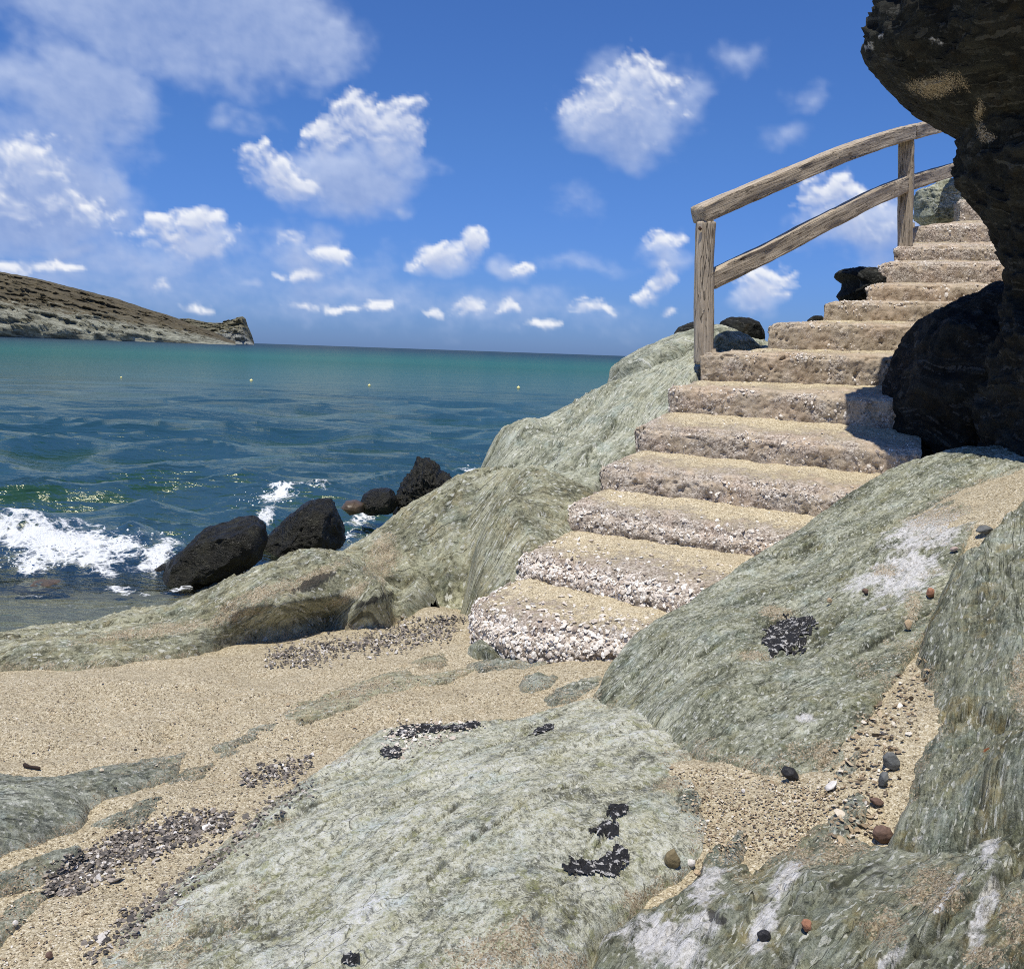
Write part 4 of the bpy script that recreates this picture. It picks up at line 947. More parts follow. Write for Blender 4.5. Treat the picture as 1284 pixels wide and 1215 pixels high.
# ------------------------------------------------------------------ boulders from their outlines
def blob(name, outline, y, thick, mat, label, seed, amp=.05, freq=3.5, nlat=70, nlon=150, ridge=.4, cat='rock', back=None, flat=1.0, strata=(0, 12), group=None, offs=0.0, facet=0.0, parent=None, kind=None, smooth=True, planes=0):
    O = np.array([PY(px, py, y) for px, py in outline])
    c = np.array([O[:, 0].min() * .5 + O[:, 0].max() * .5, y, O[:, 2].min() * .5 + O[:, 2].max() * .5])
    # outline as radius over angle
    P = O - c
    an = np.linspace(-pi, pi, 721)[:-1]; ra = np.zeros(720)
    n = len(P)
    for i, a in enumerate(an):
        dx, dz = cos(a), sin(a)
        best = 0
        for k in range(n):
            p = P[k]; e = P[(k + 1) % n] - p
            den = dx * e[2] - dz * e[0]
            if abs(den) < 1e-12: continue
            t = (p[0] * e[2] - p[2] * e[0]) / den
            u = (p[0] * dz - p[2] * dx) / den
            if t > 0 and -1e-6 <= u <= 1 + 1e-6: best = max(best, t)
        ra[i] = best
    ra = np.where(ra < 1e-6, np.median(ra), ra)
    lat = np.linspace(0, pi, nlat); lon = np.linspace(-pi, pi, nlon, endpoint=False)
    A, B = np.meshgrid(lon, lat); A = A.ravel(); B = B.ravel()
    rad = np.interp(A, an, ra, period=2 * pi)
    sb = np.sin(B) ** .8
    x = rad * np.cos(A) * sb; z = rad * np.sin(A) * sb
    yy = -np.cos(B) * thick * (np.abs(np.cos(B)) ** (flat - 1))
    if back is not None: yy = np.where(yy > 0, yy * back, yy)
    v = np.stack([x, yy, z], 1)
    nrm = v / (np.linalg.norm(v, axis=1)[:, None] + 1e-9)
    sz = ra.mean()
    w = v / sz
    dsp = fbm3(w * freq * .5, 5, seed, .5) + ridge * fbm3(w * freq, 4, seed + 20, .55, True)
    if facet:
        cell = np.round(w * 2.2 + .6 * fbm3(w * 1.5, 2, seed + 44)[:, None])
        dsp += facet * (perlin3(cell * 3.33 + .5, seed + 3))
    if planes:                                      # flat broken faces, most of them on the side one sees
        rg = np.random.default_rng(seed)
        for i_ in range(planes):
            nn = rg.normal(size=3); nn[1] = -abs(nn[1]) * 1.3 if i_ % 4 else abs(nn[1]); nn /= np.linalg.norm(nn)
            p_ = v @ nn; lim = p_.max() * rg.uniform(.78, .95)
            v = v - np.clip(p_ - lim, 0, None)[:, None] * nn * .94
    dsp = dsp + (.06 if planes else .25) * fbm3(w * freq * 4, 3, seed + 80, .6)
    dsp = dsp - dsp.mean() - .55 * dsp.std()
    v = v + nrm * (amp * sz * dsp)[:, None]
    v = v + c + np.array([0, offs, 0])
    q = grid_faces(nlat, nlon, wrap=True)[:, ::-1]
    me = mesh_from(name, v, q, smooth)
    st = np.stack([v[:, 0] * .6 + v[:, 1] * .3, v[:, 2] + .35 * v[:, 0] + .15 * fbm3(w * 1.2, 3, seed + 60), v[:, 1]], 1)
    add_attr(me, 'strata', st)
    add_attr(me, 'relief', dsp)
    for k in ('quartz', 'tan', 'stain'): add_attr(me, k, np.zeros(len(v)))
    return link(name, me, mat, parent, label, cat if parent is None else None, group, kind)

blob('boulder', [(192, 740), (200, 712), (225, 690), (255, 664), (290, 652), (315, 651), (328, 662), (330, 680), (322, 705), (300, 722), (262, 736), (235, 744), (210, 760)], 8.5, .42, MAT_WET, 'wet black boulder with a sloping back in the swash', 101, amp=.13, ridge=.6, freq=3.4, planes=9, nlat=66, nlon=130, offs=.1)
blob('boulder', [(318, 712), (322, 690), (340, 668), (352, 655), (368, 640), (388, 628), (410, 625), (425, 632), (437, 655), (438, 668), (428, 684), (395, 700), (350, 716)], 9.5, .42, MAT_WET, 'rounded wet black boulder with a hollow in its middle', 102, amp=.16, ridge=.6, freq=3.4, planes=9, nlat=66, nlon=130)
blob('boulder', [(176, 738), (188, 716), (205, 706), (225, 712), (226, 736), (205, 748)], 8.75, .22, MAT_WET, 'low wet rock where the wave breaks beside the sloping boulder', 108, amp=.08)
blob('boulder', [(428, 636), (434, 628), (446, 627), (456, 632), (456, 642), (440, 646)], 11.3, .18, M_WETB, 'small low brown wet rock between the black boulders', 103, amp=.06, nlat=40, nlon=80)
blob('boulder', [(450, 640), (455, 620), (468, 613), (486, 611), (497, 618), (501, 634), (490, 644), (465, 646)], 11.6, .28, MAT_WET, 'glistening wet rock at the foot of the jagged rock', 104, amp=.12, freq=5, ridge=.6, planes=8, nlat=50, nlon=100)
blob('boulder', [(494, 650), (498, 618), (506, 600), (516, 588), (522, 577), (535, 573), (546, 579), (552, 592), (562, 596), (572, 606), (582, 614), (575, 630), (545, 648), (510, 660)], 12.0, .42, MAT_WET, 'jagged wet black rock standing in the water beyond the ridge', 105, amp=.18, freq=6, ridge=.8, planes=12, nlat=80, nlon=150)
blob('boulder', [(20, 738), (25, 730), (50, 727), (75, 729), (80, 737), (60, 742), (35, 743)], 8.2, .22, M_WETB, 'flat brown rock awash in front of the breaking wave', 107, amp=.05, nlat=40, nlon=80)
blob('boulder', B2, 7.7, .55, MAT_ROCK_MID, 'blunt grey-green rock crowning the slab left of the first handrail post', 116, amp=.08, ridge=.6, freq=5, nlat=66, nlon=130, planes=6)
# small dark rocks on the skyline beside the stairs
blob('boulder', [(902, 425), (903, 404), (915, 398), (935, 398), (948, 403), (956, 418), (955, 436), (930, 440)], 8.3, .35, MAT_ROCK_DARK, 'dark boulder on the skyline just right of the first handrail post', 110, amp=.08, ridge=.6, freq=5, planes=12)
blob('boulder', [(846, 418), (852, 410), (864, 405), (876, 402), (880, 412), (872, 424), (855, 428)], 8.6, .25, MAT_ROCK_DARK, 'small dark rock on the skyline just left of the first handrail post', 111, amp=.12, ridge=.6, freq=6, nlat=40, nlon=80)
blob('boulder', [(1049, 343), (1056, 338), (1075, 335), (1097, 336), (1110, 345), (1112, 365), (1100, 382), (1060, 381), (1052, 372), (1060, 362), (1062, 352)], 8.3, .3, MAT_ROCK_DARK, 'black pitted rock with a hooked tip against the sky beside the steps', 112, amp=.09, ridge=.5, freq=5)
blob('stone', [(1012, 402), (1020, 396), (1030, 396), (1034, 402), (1028, 408), (1016, 408)], 7.4, .06, MAT_ROCK_DARK, 'small dark stone on the left end of a step', 113, amp=.1, nlat=24, nlon=48, cat='stone')
blob('boulder', [(1148, 240), (1165, 234), (1180, 226), (1195, 222), (1206, 222), (1216, 240), (1216, 275), (1200, 284), (1165, 284), (1152, 276), (1154, 262)], 9.7, .4, MAT_ROCK_MID, 'pale green angular boulder behind the second handrail post', 114, amp=.10, ridge=.8, freq=5, planes=14)
blob('stone', [(584, 838), (587, 812), (600, 803), (622, 812), (640, 830), (630, 842), (600, 846)], 4.37, .10, MAT_ROCK_RIGHT, 'green triangular stone wedged under the bottom step', 115, amp=.05, planes=12, nlat=40, nlon=80, cat='stone')

# ------------------------------------------------------------------ stairs
STEPS = [  # left: top px,py, bottom px,py, y ; right: the same
    ((563, 758), (556, 795), 4.58, (815, 800), (815, 830), 3.98),
    ((646, 690), (630, 719), 5.04, (885, 741), (885, 780), 4.30),
    ((699, 629), (690, 661), 5.48, (1005, 681), (1005, 708), 4.88),
    ((748, 580), (740, 611), 5.80, (1095, 620), (1095, 656), 5.10),
    ((792, 532), (789, 564), 6.12, (1155, 565), (1155, 600), 5.48),
    ((837, 485), (833, 516), 6.42, (1155, 502), (1155, 541), 6.0),
    ((875, 442), (872, 477), 6.75, (1165, 449), (1165, 487), 6.6),
    ((962, 405), (957, 437), 7.05, (1225, 412), (1225, 443), 7.0),
    ((1032, 378), (1025, 402), 7.35, (1265, 381), (1265, 405), 7.3),
    ((1087, 357), (1083, 377), 7.70, (1285, 358), (1285, 380), 7.65),
    ((1100, 331), (1097, 355), 8.05, (1295, 330), (1295, 355), 8.0),
    ((1120, 310), (1118, 327), 8.40, (1295, 308), (1295, 327), 8.35),
    ((1138, 285), (1133, 305), 8.75, (1295, 281), (1295, 303), 8.7),
    ((1205, 250), (1200, 277), 9.15, (1295, 246), (1295, 276), 9.1)]
def scatter_mesh(name, pos, nrm, size, tone, mat, parent=None, flat=.6, kind='stuff', label=None, cat=None, rng=RNG):
    "many small irregular stones joined into one mesh"
    # six-cornered stone: octahedron with jittered corners, 8 faces split smooth
    base = np.array([[1, 0, 0], [-1, 0, 0], [0, 1, 0], [0, -1, 0], [0, 0, 1], [0, 0, -1], [.62, .62, .35], [-.62, .62, .35], [-.62, -.62, .35], [.62, -.62, .35]], float)
    tri = np.array([[4, 6, 7], [4, 7, 8], [4, 8, 9], [4, 9, 6], [0, 2, 6], [2, 1, 7], [1, 3, 8], [3, 0, 9], [6, 2, 7], [7, 1, 8], [8, 3, 9], [9, 0, 6], [5, 2, 0], [5, 1, 2], [5, 3, 1], [5, 0, 3]])
    n = len(pos)
    B = base[None] * rng.uniform(.72, 1.2, (n, 10, 1)) + rng.normal(0, .10, (n, 10, 3))
    B[..., 2] *= flat; B[..., 0] *= rng.uniform(.8, 1.5, (n, 1))
    a = rng.uniform(0, 2 * pi, n); ca, sa = np.cos(a)[:, None], np.sin(a)[:, None]
    X = B[..., 0] * ca - B[..., 1] * sa; Y = B[..., 0] * sa + B[..., 1] * ca
    N = nrm + rng.normal(0, .35, nrm.shape); N /= np.linalg.norm(N, axis=1)[:, None]
    up = np.where(np.abs(N[:, 2:3]) < .9, np.array([[0, 0, 1.]]), np.array([[1., 0, 0]]))
    T = np.cross(up, N); T /= np.linalg.norm(T, axis=1)[:, None]; Bt = np.cross(N, T)
    W = (X[..., None] * T[:, None] + Y[..., None] * Bt[:, None] + B[..., 2][..., None] * N[:, None]) * size[:, None, None] + pos[:, None]
    q = (tri[None] + (np.arange(n) * 10)[:, None, None]).reshape(-1, 3)
    me = mesh_from(name, W.reshape(-1, 3), q, False)
    add_attr(me, 'tone', np.repeat(tone, 10))
    return link(name, me, mat, parent, label, cat, None, kind)

def build_stairs():
    root = empty('staircase', PZ(650, 830, -1.37), 'rough shelly concrete staircase climbing from the sand past the dark overhang', 'stairs')
    for k, (lt, lb, ly, rt, rb, ry) in enumerate(STEPS):
        TL = PY(*lt, ly); TR = PY(*rt, ry); BL = PY(*lb, ly - .015); BR = PY(*rb, ry - .015)
        if k + 1 < len(STEPS):
            nl, nb, ny, nr, nrb, nry = STEPS[k + 1]
            KL = PY(*nb, ny - .015); KR = PY(*nrb, nry - .015)
        else:
            KL = TL + np.array([.1, .6, .03]); KR = TR + np.array([0, .6, .03])
        # the tread runs a little way under the next riser
        eL = (KL - TL); eR = (KR - TR)
        KL = KL + eL / np.linalg.norm(eL) * .10; KR = KR + eR / np.linalg.norm(eR) * .10
        dn = (BL - TL); dn2 = (BR - TR)
        BL = BL + np.array([0, 0, -.12]); BR = BR + np.array([0, 0, -.12])
        depthL = np.linalg.norm(KL - TL); H = np.linalg.norm(BL - TL); W = np.linalg.norm(TR - TL)
        res = .0080 if k < 7 else .011
        nu = int(W / res); n1 = int(depthL / res); n2 = int(H / res)
        # profile: back of tread -> nose -> foot of riser;  u along the step; left end cap folded in as extra columns
        ne = int(.32 / res)
        prof = np.r_[np.linspace(1, 0, n1, endpoint=False), np.zeros(n2)]           # back amount
        drop = np.r_[np.zeros(n1), np.linspace(0, 1, n2)]
        u = np.linspace(0, 1, nu)
        Pb, U = np.meshgrid(prof, u, indexing='ij'); Dr, _ = np.meshgrid(drop, u, indexing='ij')
        top = lambda pb, uu: (TL * (1 - uu)[..., None] + TR * uu[..., None]) * (1 - pb)[..., None] + (KL * (1 - uu)[..., None] + KR * uu[..., None]) * pb[..., None]
        V = top(Pb, U)
        dv = (BL - TL) * (1 - U)[..., None] + (BR - TR) * U[..., None]
        V = V + dv * Dr[..., None]
        # end cap columns on the left: go from the left profile edge sideways/back, closing the block
        axis = (TR - TL) / W
        back = (KL - TL) / depthL
        # round the nose and the left edge
        dist_n = np.where(Dr > 0, Dr * H, Pb * depthL)
        rad = (.14, .12, .10, .075, .055)[k] if k < 5 else .036
        rnd = np.clip(1 - dist_n / rad, 0, 1) ** 2 * rad * .42
        V = V + back * rnd[..., None] + np.array([0, 0, -1]) * rnd[..., None]
        el = U * W
        rl = np.clip(1 - el / (rad * 1.3), 0, 1) ** 2 * rad * .55
        V = V + axis * (rl * (Dr + .2))[..., None] + back * (rl * (Dr > 0))[..., None] + np.array([0, 0, -1]) * (rl * (Dr == 0))[..., None]
        if k == 0:   # the bottom step is worn to a rounded corner
            cr = np.clip(1 - el / .30, 0, 1) ** 2 * np.clip(1 - Pb * depthL / .4, 0, 1)
            V = V + back * (.12 * cr)[..., None]
            mid = np.exp(-((U - .45) / .22) ** 2) * (1 - Pb)
            V = V - back * (.09 * mid)[..., None]
        # left cap: sweep the left profile down and inward
        cap = []
        left = V[:, 0]
        for i in range(1, ne):
            f = i / (ne - 1)
            c_ = left.copy()
            c_[:, 2] -= f * (.30 if k < 8 else .34) * np.clip(prof * 1.0 + .0 + (drop == 0), 0, 1)
            c_ += axis * (.05 * f) * 1.0
            cap.append(c_)
        full = np.concatenate([np.stack(cap[::-1], 1), V], 1)
        nc = full.shape[1]; nr_ = full.shape[0]
        Vf = full.reshape(-1, 3)
        capm = np.zeros((nr_, nc), bool); capm[:, :ne - 1] = True
        tread = np.broadcast_to((drop == 0)[:, None], (nr_, nc)) & ~capm
        pbf = np.broadcast_to(prof[:, None], (nr_, nc)); drf = np.broadcast_to(drop[:, None], (nr_, nc))
        # normals by finite differences
        g = full
        du = np.gradient(g, axis=1); dw = np.gradient(g, axis=0)
        nrm = np.cross(du, dw); nrm /= np.linalg.norm(nrm, axis=2)[..., None] + 1e-9
        if nrm[n1 // 2, nc - nu // 2, 2] < 0: nrm = -nrm; flip = True
        else: flip = False
        N = nrm.reshape(-1, 3)
        face = 1.0 * (~tread).ravel()
        rough = (.008 + .010 * face) * (1 if k < 3 else .62)
        low3 = fbm3(Vf * 7, 3, 200 + k); mid3 = fbm3(Vf * 30, 4, 230 + k, .6); pit = fbm3(Vf * 16, 4, 260 + k, .6)
        hol = np.clip(pit - .16, 0, 1) * 1.9 * face
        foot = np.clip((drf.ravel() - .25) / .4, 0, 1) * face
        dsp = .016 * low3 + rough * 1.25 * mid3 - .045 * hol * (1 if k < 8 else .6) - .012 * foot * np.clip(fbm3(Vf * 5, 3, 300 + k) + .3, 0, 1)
        # edges crumble
        nose = np.exp(-(np.where(drf > 0, drf * H, pbf * depthL) / .035) ** 2).ravel()
        chip = np.clip(fbm3(Vf * 9, 4, 330 + k, .6) - .05, 0, 1) * nose
        Vd = Vf + N * dsp[:, None] - N * (.05 * chip)[:, None] + np.array([0, 0, -1]) * (.012 * chip)[:, None]
        q = grid_faces(nr_, nc)
        if flip: q = q[:, ::-1]
        me = mesh_from('step', Vd, q)
        s_amt = np.where(tread, np.clip(.22 + .85 * pbf + .1 * (k < 5) - (.35 if k > 7 else 0), 0, 1), 0).ravel()
        edge = np.exp(-(np.broadcast_to(np.r_[np.zeros(ne - 1), el[0]][None], (nr_, nc)) / .06) ** 2).ravel()
        s_amt = np.clip(s_amt - .8 * edge - .4 * nose, 0, 1)
        add_attr(me, 'sandy', s_amt)
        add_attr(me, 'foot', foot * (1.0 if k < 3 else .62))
        add_attr(me, 'low', np.full(len(Vd), max(0.0, .75 - .13 * k) + .35 * (k > 9)) * 1.0)
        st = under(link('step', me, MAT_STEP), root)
        # pebbles and shell bits set in the crumbling faces
        cnt = [4200, 3400, 1500, 800, 550, 500, 420, 380, 350, 420, 420, 500, 500, 300][k]
        wgt = face * (.55 - .25 * foot + (.4 if k < 3 else 0)) + .6 * nose + .30 * (1 - s_amt) * (1 - face) + .5 * edge * face
        if k > 2: wgt = wgt * np.clip(-.05 + 2.4 * fbm3(Vf * 4, 3, 360 + k) + .35 * foot + .25 * nose, .004, 1)
        vis = np.broadcast_to(np.arange(nc)[None] > ne * .2, (nr_, nc)).ravel()
        wgt = wgt * vis; wgt /= wgt.sum()
        idx = RNG.choice(len(Vd), cnt, p=wgt)
        size = np.minimum(.0135, RNG.lognormal(np.log((.0078, .0074, .0066)[k] if k < 3 else .0056), .45, cnt))
        tone = np.clip(RNG.beta(2.2, 1.5, cnt) * (1.0 if k < 3 else .9), 0, 1)
        pos = Vd[idx] + RNG.normal(0, .003, (cnt, 3)) + N[idx] * size[:, None] * (.10 if k < 2 else -.05)
        p = scatter_mesh('pebbles', pos, N[idx], size, tone, MAT_SHELL)
        p.parent = st
    return root
build_stairs()

# ------------------------------------------------------------------ wooden handrail
def log_piece(name, path, w, h, root, seed, round_=.3, up=(0, 0, 1), n=90, taper=0.0, notch=None):
    "a hewn timber along a path; w across, h high; round_ 0 = square, 1 = round"
    P = np.array(path, float)
    d = np.r_[0, np.cumsum(np.linalg.norm(np.diff(P, axis=0), axis=1))]
    t = np.linspace(0, d[-1], n)
    C = np.stack([np.interp(t, d, P[:, i]) for i in range(3)], 1)
    for _ in range(6):
        C[1:-1] = (C[:-2] + 2 * C[1:-1] + C[2:]) / 4
    T = np.gradient(C, axis=0); T /= np.linalg.norm(T, axis=1)[:, None]
    up = np.array(up, float)
    X = np.cross(T, up); X /= np.linalg.norm(X, axis=1)[:, None]; Y = np.cross(X, T)
    m = 48
    a = np.linspace(0, 2 * pi, m, endpoint=False)
    e = 2 / (2 + (1 - round_) * 8)
    cx = np.sign(np.cos(a)) * np.abs(np.cos(a)) ** e; cy = np.sign(np.sin(a)) * np.abs(np.sin(a)) ** e
    V = []
    for i in range(n):
        k = 1 - taper * i / (n - 1)
        if i in (0, n - 1): k *= .93
        ring = C[i] + X[i] * (cx * w / 2 * k)[:, None] + Y[i] * (cy * h / 2 * k)[:, None]
        V.append(ring)
    V = np.array(V)
    ang = np.broadcast_to(a, (n, m)); S = np.broadcast_to(t[:, None], (n, m))
    rad = V - C[:, None]
    rn = rad / np.linalg.norm(rad, axis=2)[..., None]
    q = np.stack([S * 2.2, np.cos(ang) * 2.2, np.sin(ang) * 2.2], -1).reshape(-1, 3)
    q2 = np.stack([S * 6, np.cos(ang) * 7, np.sin(ang) * 7], -1).reshape(-1, 3)
    dsp = (.012 * fbm3(q, 3, seed) + .004 * fbm3(q2, 3, seed + 5)).reshape(n, m)
    V = V + rn * dsp[..., None]
    # caps: one centre ring each end
    caps = [C[0] * .0 + V[0].mean(0) + (V[0] - V[0].mean(0)) * .55 - T[0] * .004, V[-1].mean(0) + (V[-1] - V[-1].mean(0)) * .55 + T[-1] * .004]
    allv = np.concatenate([V[0].mean(0)[None].repeat(m, 0) - T[0] * .005, caps[0], V.reshape(-1, 3), caps[1], V[-1].mean(0)[None].repeat(m, 0) + T[-1] * .005])
    f = grid_faces(n + 4, m, wrap=True)
    me = mesh_from(name, allv, f)
    r = np.concatenate([np.zeros((2 * m, 3)), rad.reshape(-1, 3), np.zeros((2 * m, 3))])
    # coordinates along and across the grain
    ax = (allv - C[0]) @ ((C[-1] - C[0]) / np.linalg.norm(C[-1] - C[0]))
    xx = np.concatenate([np.tile(caps[0] - V[0].mean(0), (2, 1)) @ X[0], np.einsum('ijk,ik->ij', rad, X).ravel(), np.tile(caps[1] - V[-1].mean(0), (2, 1)) @ X[-1]])
    yy = np.concatenate([np.tile(caps[0] - V[0].mean(0), (2, 1)) @ Y[0], np.einsum('ijk,ik->ij', rad, Y).ravel(), np.tile(caps[1] - V[-1].mean(0), (2, 1)) @ Y[-1]])
    add_attr(me, 'strata', np.stack([ax + seed * 3.1, xx + seed, yy], 1))
    return under(link(name, me, MAT_WOOD), root)
def build_rail():
    base = PY(883, 446, 6.68)
    root = empty('handrail', base, 'weathered wooden handrail of rough timbers along the left edge of the steps', 'handrail')
    y1, y2, y3 = 6.84, 8.50, 9.6
    log_piece('post', [PY(882, 456, y1), PY(882.5, 400, y1), PY(883, 330, y1), PY(885.5, 279, y1)], .128, .128, root, 3, .85, up=(0, 1, 0))
    log_piece('post', [PY(1135, 312, y2), PY(1135, 280, y2), PY(1136, 230, y2), PY(1136.5, 176, y2)], .122, .105, root, 5, .25, up=(.45, 1, 0))
    log_piece('post', [PY(1212, 300, y3), PY(1212, 260, y3), PY(1213, 205, y3), PY(1214, 150, y3)], .115, .10, root, 7, .3, up=(.2, 1, 0))
    log_piece('top_rail', [PY(876, 270, y1 - .03), PY(930, 246, 7.08), PY(990, 221, 7.40), PY(1050, 196, 7.75), PY(1100, 178, 8.15), PY(1140, 166.5, y2)], .13, .118, root, 9, .2, n=140)
    log_piece('top_rail', [PY(1141, 166.5, y2 + .01), PY(1180, 157, 9.0), PY(1225, 147, y3 + .1)], .125, .112, root, 11, .2)
    log_piece('middle_rail', [PY(889, 352, y1 + .03), PY(960, 318, 7.24), PY(1040, 276, 7.7), PY(1100, 246, 8.15), PY(1136, 231, y2 - .02)], .075, .128, root, 13, .12, n=140)
    log_piece('middle_rail', [PY(1137, 231, y2 + .02), PY(1175, 219, 9.0), PY(1222, 205, y3)], .075, .118, root, 15, .12)
    # short block between post and top rail
    log_piece('block', [PY(884, 283, y1 + .01), PY(884, 276, y1 + .01), PY(884, 268, y1 + .01)], .10, .09, root, 17, .3, up=(0, 1, 0), n=20)
    for px, py, y in ((877.5, 287, y1 - .068), (1133, 176, y2 - .07), (893, 343, y1 - .03), (1137, 232, y2 - .065)):
        c = PY(px, py, y)
        log_piece('bolt', [c, c + np.array([0, -.004, 0]), c + np.array([0, -.009, 0])], .024, .024, root, 23, 1.0, n=6).data.materials[0] = M_RUSTY
    # a wedge at the foot of the first two posts
    for (a, b, y) in (((886, 441), (897, 441), 6.80), ((1139, 283), (1146, 283), 8.46)):
        p0 = PY(*a, y); p1 = PY(*b, y)
        log_piece('wedge', [p0, (p0 + p1) / 2, p1], .03, .035, root, 19, .2, n=8)
build_rail()

# ------------------------------------------------------------------ overhanging cliff at the right of the stairs, and the boulder below it
def build_overhang():
    C0 = np.array([3.25, 5.25]); L = np.linalg.norm(C0); ac = math.atan2(C0[0], C0[1])
    prof = [(1290, -160), (1190, -120), (1140, -70), (1112, -30), (1106, 0), (1104, 20), (1098, 45), (1086, 60), (1088, 85), (1096, 105), (1112, 125), (1135, 145), (1160, 160), (1185, 175), (1203, 184), (1207, 200), (1202, 228), (1208, 250), (1222, 275), (1236, 300), (1248, 330), (1256, 352), (1255, 380), (1245, 420), (1235, 470), (1230, 520), (1225, 580)]
    zs = []; Rs = []
    for px, py in prof:
        d = rays([px], [py])[0]
        a = math.atan2(d[0], d[1]); dl = ac - a
        R = L * math.sin(dl); tan_d = L * math.cos(dl)
        z = d[2] / math.hypot(d[0], d[1]) * tan_d
        zs.append(z); Rs.append(R)
    zs = np.array(zs)[::-1]; Rs = np.array(Rs)[::-1]
    nz, na = 240, 290
    zz = np.linspace(zs[0] - .1, zs[-1] + .15, nz)
    RR = np.interp(zz, zs, Rs); RR[zz > zs[-1]] *= .6
    RR = np.maximum(RR, .25)
    an = np.linspace(0, 2 * pi, na, endpoint=False)
    A, Z = np.meshgrid(an, zz); R = np.repeat(RR[:, None], na, 1)
    x = np.cos(A) * R; y = np.sin(A) * R
    # the mass runs on to the right, out of sight: a rounded bar rather than a pillar
    x = np.where(x > 0, x * 1.0 + 2.6 * np.clip(x / (R + .01), 0, 1) ** .6, x)
    y = np.where(y > 0, y * .85, y * 1.0) - .12 * np.clip(x, 0, 3)
    v = np.stack([x + C0[0], y + C0[1], Z], -1).reshape(-1, 3)
    nr = np.stack([np.cos(A), np.sin(A), 0 * A], -1).reshape(-1, 3)
    n1 = fbm3(v * np.array([1.6, 1.6, 2.4]), 4, 400); n2 = fbm3(v * np.array([5, 5, 7]), 4, 420, .55, True); n3 = fbm3(v * 20, 3, 440)
    dsp = .13 * n1 + .075 * (n2 - .3) + .025 * n3
    v = v + nr * dsp[:, None]; v[:, 2] += .05 * n2 + .03 * n1
    q = grid_faces(nz, na, wrap=True)
    c0 = len(v)
    me = mesh_from('rock_overhang', v, q)
    add_attr(me, 'strata', np.stack([v[:, 0] * .7 + v[:, 1] * .4, v[:, 2] + .3 * v[:, 0] + .2 * n1, v[:, 1]], 1)); add_attr(me, 'relief', n2 - .3)
    add_attr(me, 'quartz', blob_mask(v, [(1176, 52, 13, 4, 20), (1090, 58, 7, 5), (1105, 46, 6, 4)], 77, .4, 1.0) * (v[:, 1] < C0[1] + .6))
    add_attr(me, 'tan', blob_mask(v, [(1178, 108, 30, 14, -10), (1152, 106, 16, 8), (1210, 108, 6, 5), (1228, 140, 5, 16, 10), (1230, 165, 5, 12), (1240, 172, 9, 7)], 79, .4, 1.2) * (v[:, 1] < C0[1] + .6)); add_attr(me, 'stain', np.zeros(c0))
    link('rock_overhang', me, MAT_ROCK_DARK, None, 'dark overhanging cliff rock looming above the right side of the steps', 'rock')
build_overhang()
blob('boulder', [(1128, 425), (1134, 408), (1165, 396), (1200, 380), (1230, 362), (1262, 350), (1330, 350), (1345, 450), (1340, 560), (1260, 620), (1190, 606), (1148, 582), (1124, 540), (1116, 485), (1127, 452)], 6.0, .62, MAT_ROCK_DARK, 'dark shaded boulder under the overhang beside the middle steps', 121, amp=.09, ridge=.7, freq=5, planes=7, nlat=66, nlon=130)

# ------------------------------------------------------------------ where the ground shows: depth of the rock or sand seen at a pixel
def depth_map():
    dm = np.full((1300, 1400), np.inf)
    for v in SURF:
        px, py = project(v); ok = (v[:, 1] > .6)
        ix = np.round(px[ok]).astype(int) + 50; iy = np.round(py[ok]).astype(int) + 20
        k = (ix >= 0) & (ix < 1400) & (iy >= 0) & (iy < 1300)
        np.minimum.at(dm, (iy[k], ix[k]), v[ok][k][:, 1])
    for _ in range(10):
        hole = ~np.isfinite(dm)
        nb = np.full(dm.shape, np.inf)
        nb[1:] = np.minimum(nb[1:], dm[:-1]); nb[:-1] = np.minimum(nb[:-1], dm[1:]); nb[:, 1:] = np.minimum(nb[:, 1:], dm[:, :-1]); nb[:, :-1] = np.minimum(nb[:, :-1], dm[:, 1:])
        dm[hole] = nb[hole]
    for _ in range(3):                                  # nearest surface within three pixels
        m = dm.copy()
        m[1:] = np.minimum(m[1:], dm[:-1]); m[:-1] = np.minimum(m[:-1], dm[1:]); m[:, 1:] = np.minimum(m[:, 1:], dm[:, :-1]); m[:, :-1] = np.minimum(m[:, :-1], dm[:, 1:])
        dm = m
    return dm
DM = depth_map()
def ground_y(px, py):
    ix = np.clip(np.round(np.asarray(px, float)).astype(int) + 50, 0, 1399); iy = np.clip(np.round(np.asarray(py, float)).astype(int) + 20, 0, 1299)
    return DM[iy, ix]

# ------------------------------------------------------------------ gravel, grit and single stones
def scatter_on(poly_px, z, n, smin, smax, name, mat, seed, tone=(1.5, 1.9), label=None, lift=.0, dens_noise=6):
    rng = np.random.default_rng(seed)
    O = np.array(poly_px, float)
    px = rng.uniform(O[:, 0].min(), O[:, 0].max(), n * 5); py = rng.uniform(O[:, 1].min(), O[:, 1].max(), n * 5)
    k = poly_dist(px, py, O) + 12 * fbm2(px / 16, py / 9, 4, seed, .65) + rng.normal(0, 6.5, n * 5) > 0
    px, py = px[k][:n], py[k][:n]
    yy = ground_y(px, py); ok = np.isfinite(yy)
    d = rays(px, py); p = (d * (yy / d[:, 1])[:, None])[ok]
    p[:, 2] += lift - .005
    n = len(p)
    size = np.exp(rng.uniform(np.log(smin), np.log(smax), n) * .5 + .5 * rng.normal(np.log((smin * smax) ** .5), .3, n))
    tn = rng.beta(tone[0], tone[1], n); size = size * np.where(rng.uniform(size=n) < .05, 1.7, 1.0)
    tn = np.where(rng.uniform(size=n) < .09, rng.uniform(.85, 1, n), tn)
    scatter_mesh(name, p, np.tile([[0, 0, 1.]], (n, 1)), size, tn, mat, None, .42, 'stuff', label, 'gravel', rng)
